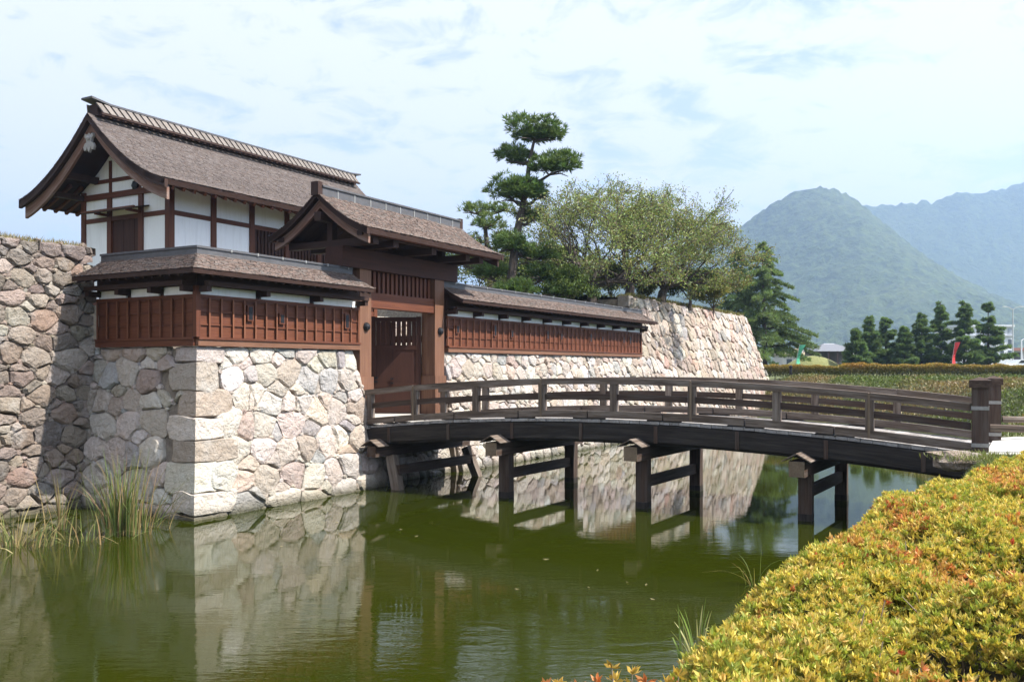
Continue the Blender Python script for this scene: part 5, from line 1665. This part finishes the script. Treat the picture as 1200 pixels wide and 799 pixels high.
# white three storey building at the right
D = 150
x0, x1 = px(1125, D), px(1187, D); zt = EYE + (HOR - 383) / F_PX * D
wb = thing('white_building', ((x0 + x1) / 2, D, GZ0), 'white flat roofed building with shuttered top floor behind the young pines', 'building')
build(fbox(x0, x1, D, D + 9, GZ0 - .5, zt, (.70, .71, .73)), 'wall', M_PAINT, wb)
build(fbox(x0 - .15, x1 + .15, D - .3, D + 9, zt + .003, zt + .35, (.62, .64, .67)), 'parapet', M_PAINT, wb)
build(fbox(x0 - .05, x1 + .05, D - .25, D - .004, zt - 1.55, zt - 1.35, (.45, .47, .50)), 'ledge', M_PAINT, wb)
for k in range(7):
    xx = x0 + .5 + (x1 - x0 - 1) * k / 6
    build(fbox(xx - .38, xx + .38, D - .05, D + .05, zt - 1.2, zt - .25, (.35, .38, .42)), 'window', M_PAINT, wb)
    for z in (zt - 3.2, zt - 5.0):
        build(fbox(xx - .30, xx + .30, D - .05, D + .05, z, z + 1.1, (.10, .12, .15)), 'window', M_PAINT, wb)
D = 170
x0, x1 = px(1186, D), px(1240, D)
sh = thing('shop_building', ((x0 + x1) / 2, D, GZ0), 'low reddish roofed shop at the end of the car park', 'building')
zt = EYE + (HOR - 411) / F_PX * D
build(fbox(x0, x1, D, D + 8, GZ0 - .5, zt, (.60, .58, .56)), 'wall', M_PAINT, sh)
build(fbox(x0 - .4, x1 + .4, D - .8, D + 8.4, zt + .003, zt + .55, (.30, .15, .12)), 'roof', M_PAINT, sh)
for k in range(4):
    xx = x0 + 1 + k * 2.1
    build(fbox(xx - .8, xx + .8, D - .05, D + .05, GZ0 + .2, zt - .3, (.08, .07, .07)), 'window', M_PAINT, sh)
# banners
def banner(x, y0, y1, D, col, lean, lab):
    top = at(x, y0, D); bot = at(x - lean, y1, D)
    t = thing('banner', (bot[0], D, GZ0), lab, 'banner')
    build(MB().tube([(bot[0], D, GZ0 - .1), (bot[0] + (top[0] - bot[0]) * .3, D, (GZ0 + top[2]) / 2), (top[0], D, top[2] + .05)], [.025, .022, .018], 5), 'pole', M_STRAP, t)
    P, Fc = [], []
    w = .42
    for i in range(8):
        u = i / 7
        x_ = bot[0] + (top[0] - bot[0]) * u ** 1.3; z = bot[2] + (top[2] - bot[2]) * u
        for dy in (-.006, .006):
            P += [(x_ + .03, D + .08 * math.sin(3 * u) + dy, z), (x_ + .03 + w * (1 - .35 * math.sin(u * 3.1)), D + .16 * math.sin(4 * u + 1) + dy, z)]
    for i in range(7):
        o = 4 * i
        Fc += [(o, o + 1, o + 5, o + 4), (o + 3, o + 2, o + 6, o + 7)]
    build(MB().add(P, Fc, None, col), 'cloth', M_PAINT, t)
    build(MB().bar((top[0], D, top[2]), (top[0] + .45, D, top[2]), .02, .02), 'crossbar', M_STRAP, t)
banner(937, 404, 427, 72, (.10, .42, .25), 5, 'narrow green banner on a leaning pole behind the hedge')
banner(1119, 401, 426, 84, (.62, .05, .05), 4, 'narrow red banner standing among the young pines')
# lamp posts
def lamp(x, ytop, D, lab, arm, white):
    t = thing('lamp_post', (px(x, D), D, GZ0), lab, 'lamp post')
    zt = EYE + (HOR - ytop) / F_PX * D; X = px(x, D)
    c = (.75, .76, .78) if white else (.45, .46, .47)
    m = MB().tube([(X, D, GZ0), (X, D, zt)], [.12, .07], 7); m.c = [c] * len(m.v); build(m, 'pole', M_PAINT, t)
    for sg in arm:
        m = MB().tube([(X, D, zt - .1), (X + sg * .6, D, zt + .25), (X + sg * 1.3, D, zt + .35)], [.05, .045, .04], 6); m.c = [c] * len(m.v); build(m, 'arm', M_PAINT, t)
        build(fbox(X + sg * 1.3 - .3, X + sg * 1.3 + .3, D - .14, D + .14, zt + .30, zt + .42, (.6, .62, .64)), 'lamp_head', M_PAINT, t)
lamp(1187, 362, 140, 'tall grey twin armed lamp post beside the white building', (-1, 1), False)
lamp(1197, 398, 118, 'short white curved lamp post by the parked car', (1,), True)
lamp(939.5, 408, 100, 'thin white post beside the green banner', (), True)
# parked cars
def car(x, D, lab, col):
    X = px(x, D); t = thing('parked_car', (X, D, GZ0), lab, 'car', 'cars parked beyond the hedge')
    prof = [(-2.0, .3), (-2.05, .75), (-1.3, .9), (-.8, 1.42), (.9, 1.45), (1.6, .95), (2.0, .85), (2.02, .3)]
    n = len(prof); m = MB()
    m.add([(X + a, D + y, GZ0 + z) for y in (-.8, .8) for a, z in prof], [tuple(range(n)), tuple(reversed(range(n, 2 * n)))] + [((i + 1) % n, i, i + n, (i + 1) % n + n) for i in range(n)], None, col)
    build(m, 'body', M_PAINT, t)
    q = MB().add([(X + a, D - .812, GZ0 + z) for a, z in ((-1.05, .98), (-.7, 1.34), (.75, 1.36), (1.25, .98))], [(0, 1, 2, 3)], None, (.03, .035, .04)); build(q, 'window', M_PAINT, t)
    for a in (-1.25, 1.25):
        w = MB().lathe((X + a, D - .83, GZ0 + .32), [(.32, 0), (.32, .2)], 12, (0, 1, 0)); w.c = [(.02, .02, .02)] * len(w.v); build(w, 'wheel', M_PAINT, t)
car(1199, 112, 'small white car parked beyond the hedge by the short lamp post', (.78, .79, .8))
# low white marker posts behind the hedge
for x in (1163, 1180):
    m = fbox(px(x, 76) - .09, px(x, 76) + .09, 75.9, 76.1, GZ0 - .2, GZ0 + .75, (.7, .7, .68))
    m.add([(px(x, 76), 76, GZ0 + .83), (px(x, 76) - .09, 75.9, GZ0 + .752), (px(x, 76) + .09, 75.9, GZ0 + .752), (px(x, 76) + .09, 76.1, GZ0 + .752), (px(x, 76) - .09, 76.1, GZ0 + .752)], [(0, 1, 2), (0, 2, 3), (0, 3, 4), (0, 4, 1)], None, (.7, .7, .68))
    tag(build(m, 'marker_post', M_PAINT), 'short white marker post standing just behind the clipped hedge', 'post', 'white marker posts')
m = MB().tube([at(926.5, 439, 63.5), at(926.5, 431, 63.5)], [.10, .09], 8); m.lathe(at(926.5, 431, 63.5), [(.12, 0), (.12, .12), (.02, .2)], 8)
tag(build(m, 'garden_light', M_IRON), 'small black garden light post in front of the clipped hedge', 'lamp')
for o in bpy.data.objects:
    if '_w' in o: del o['_w']
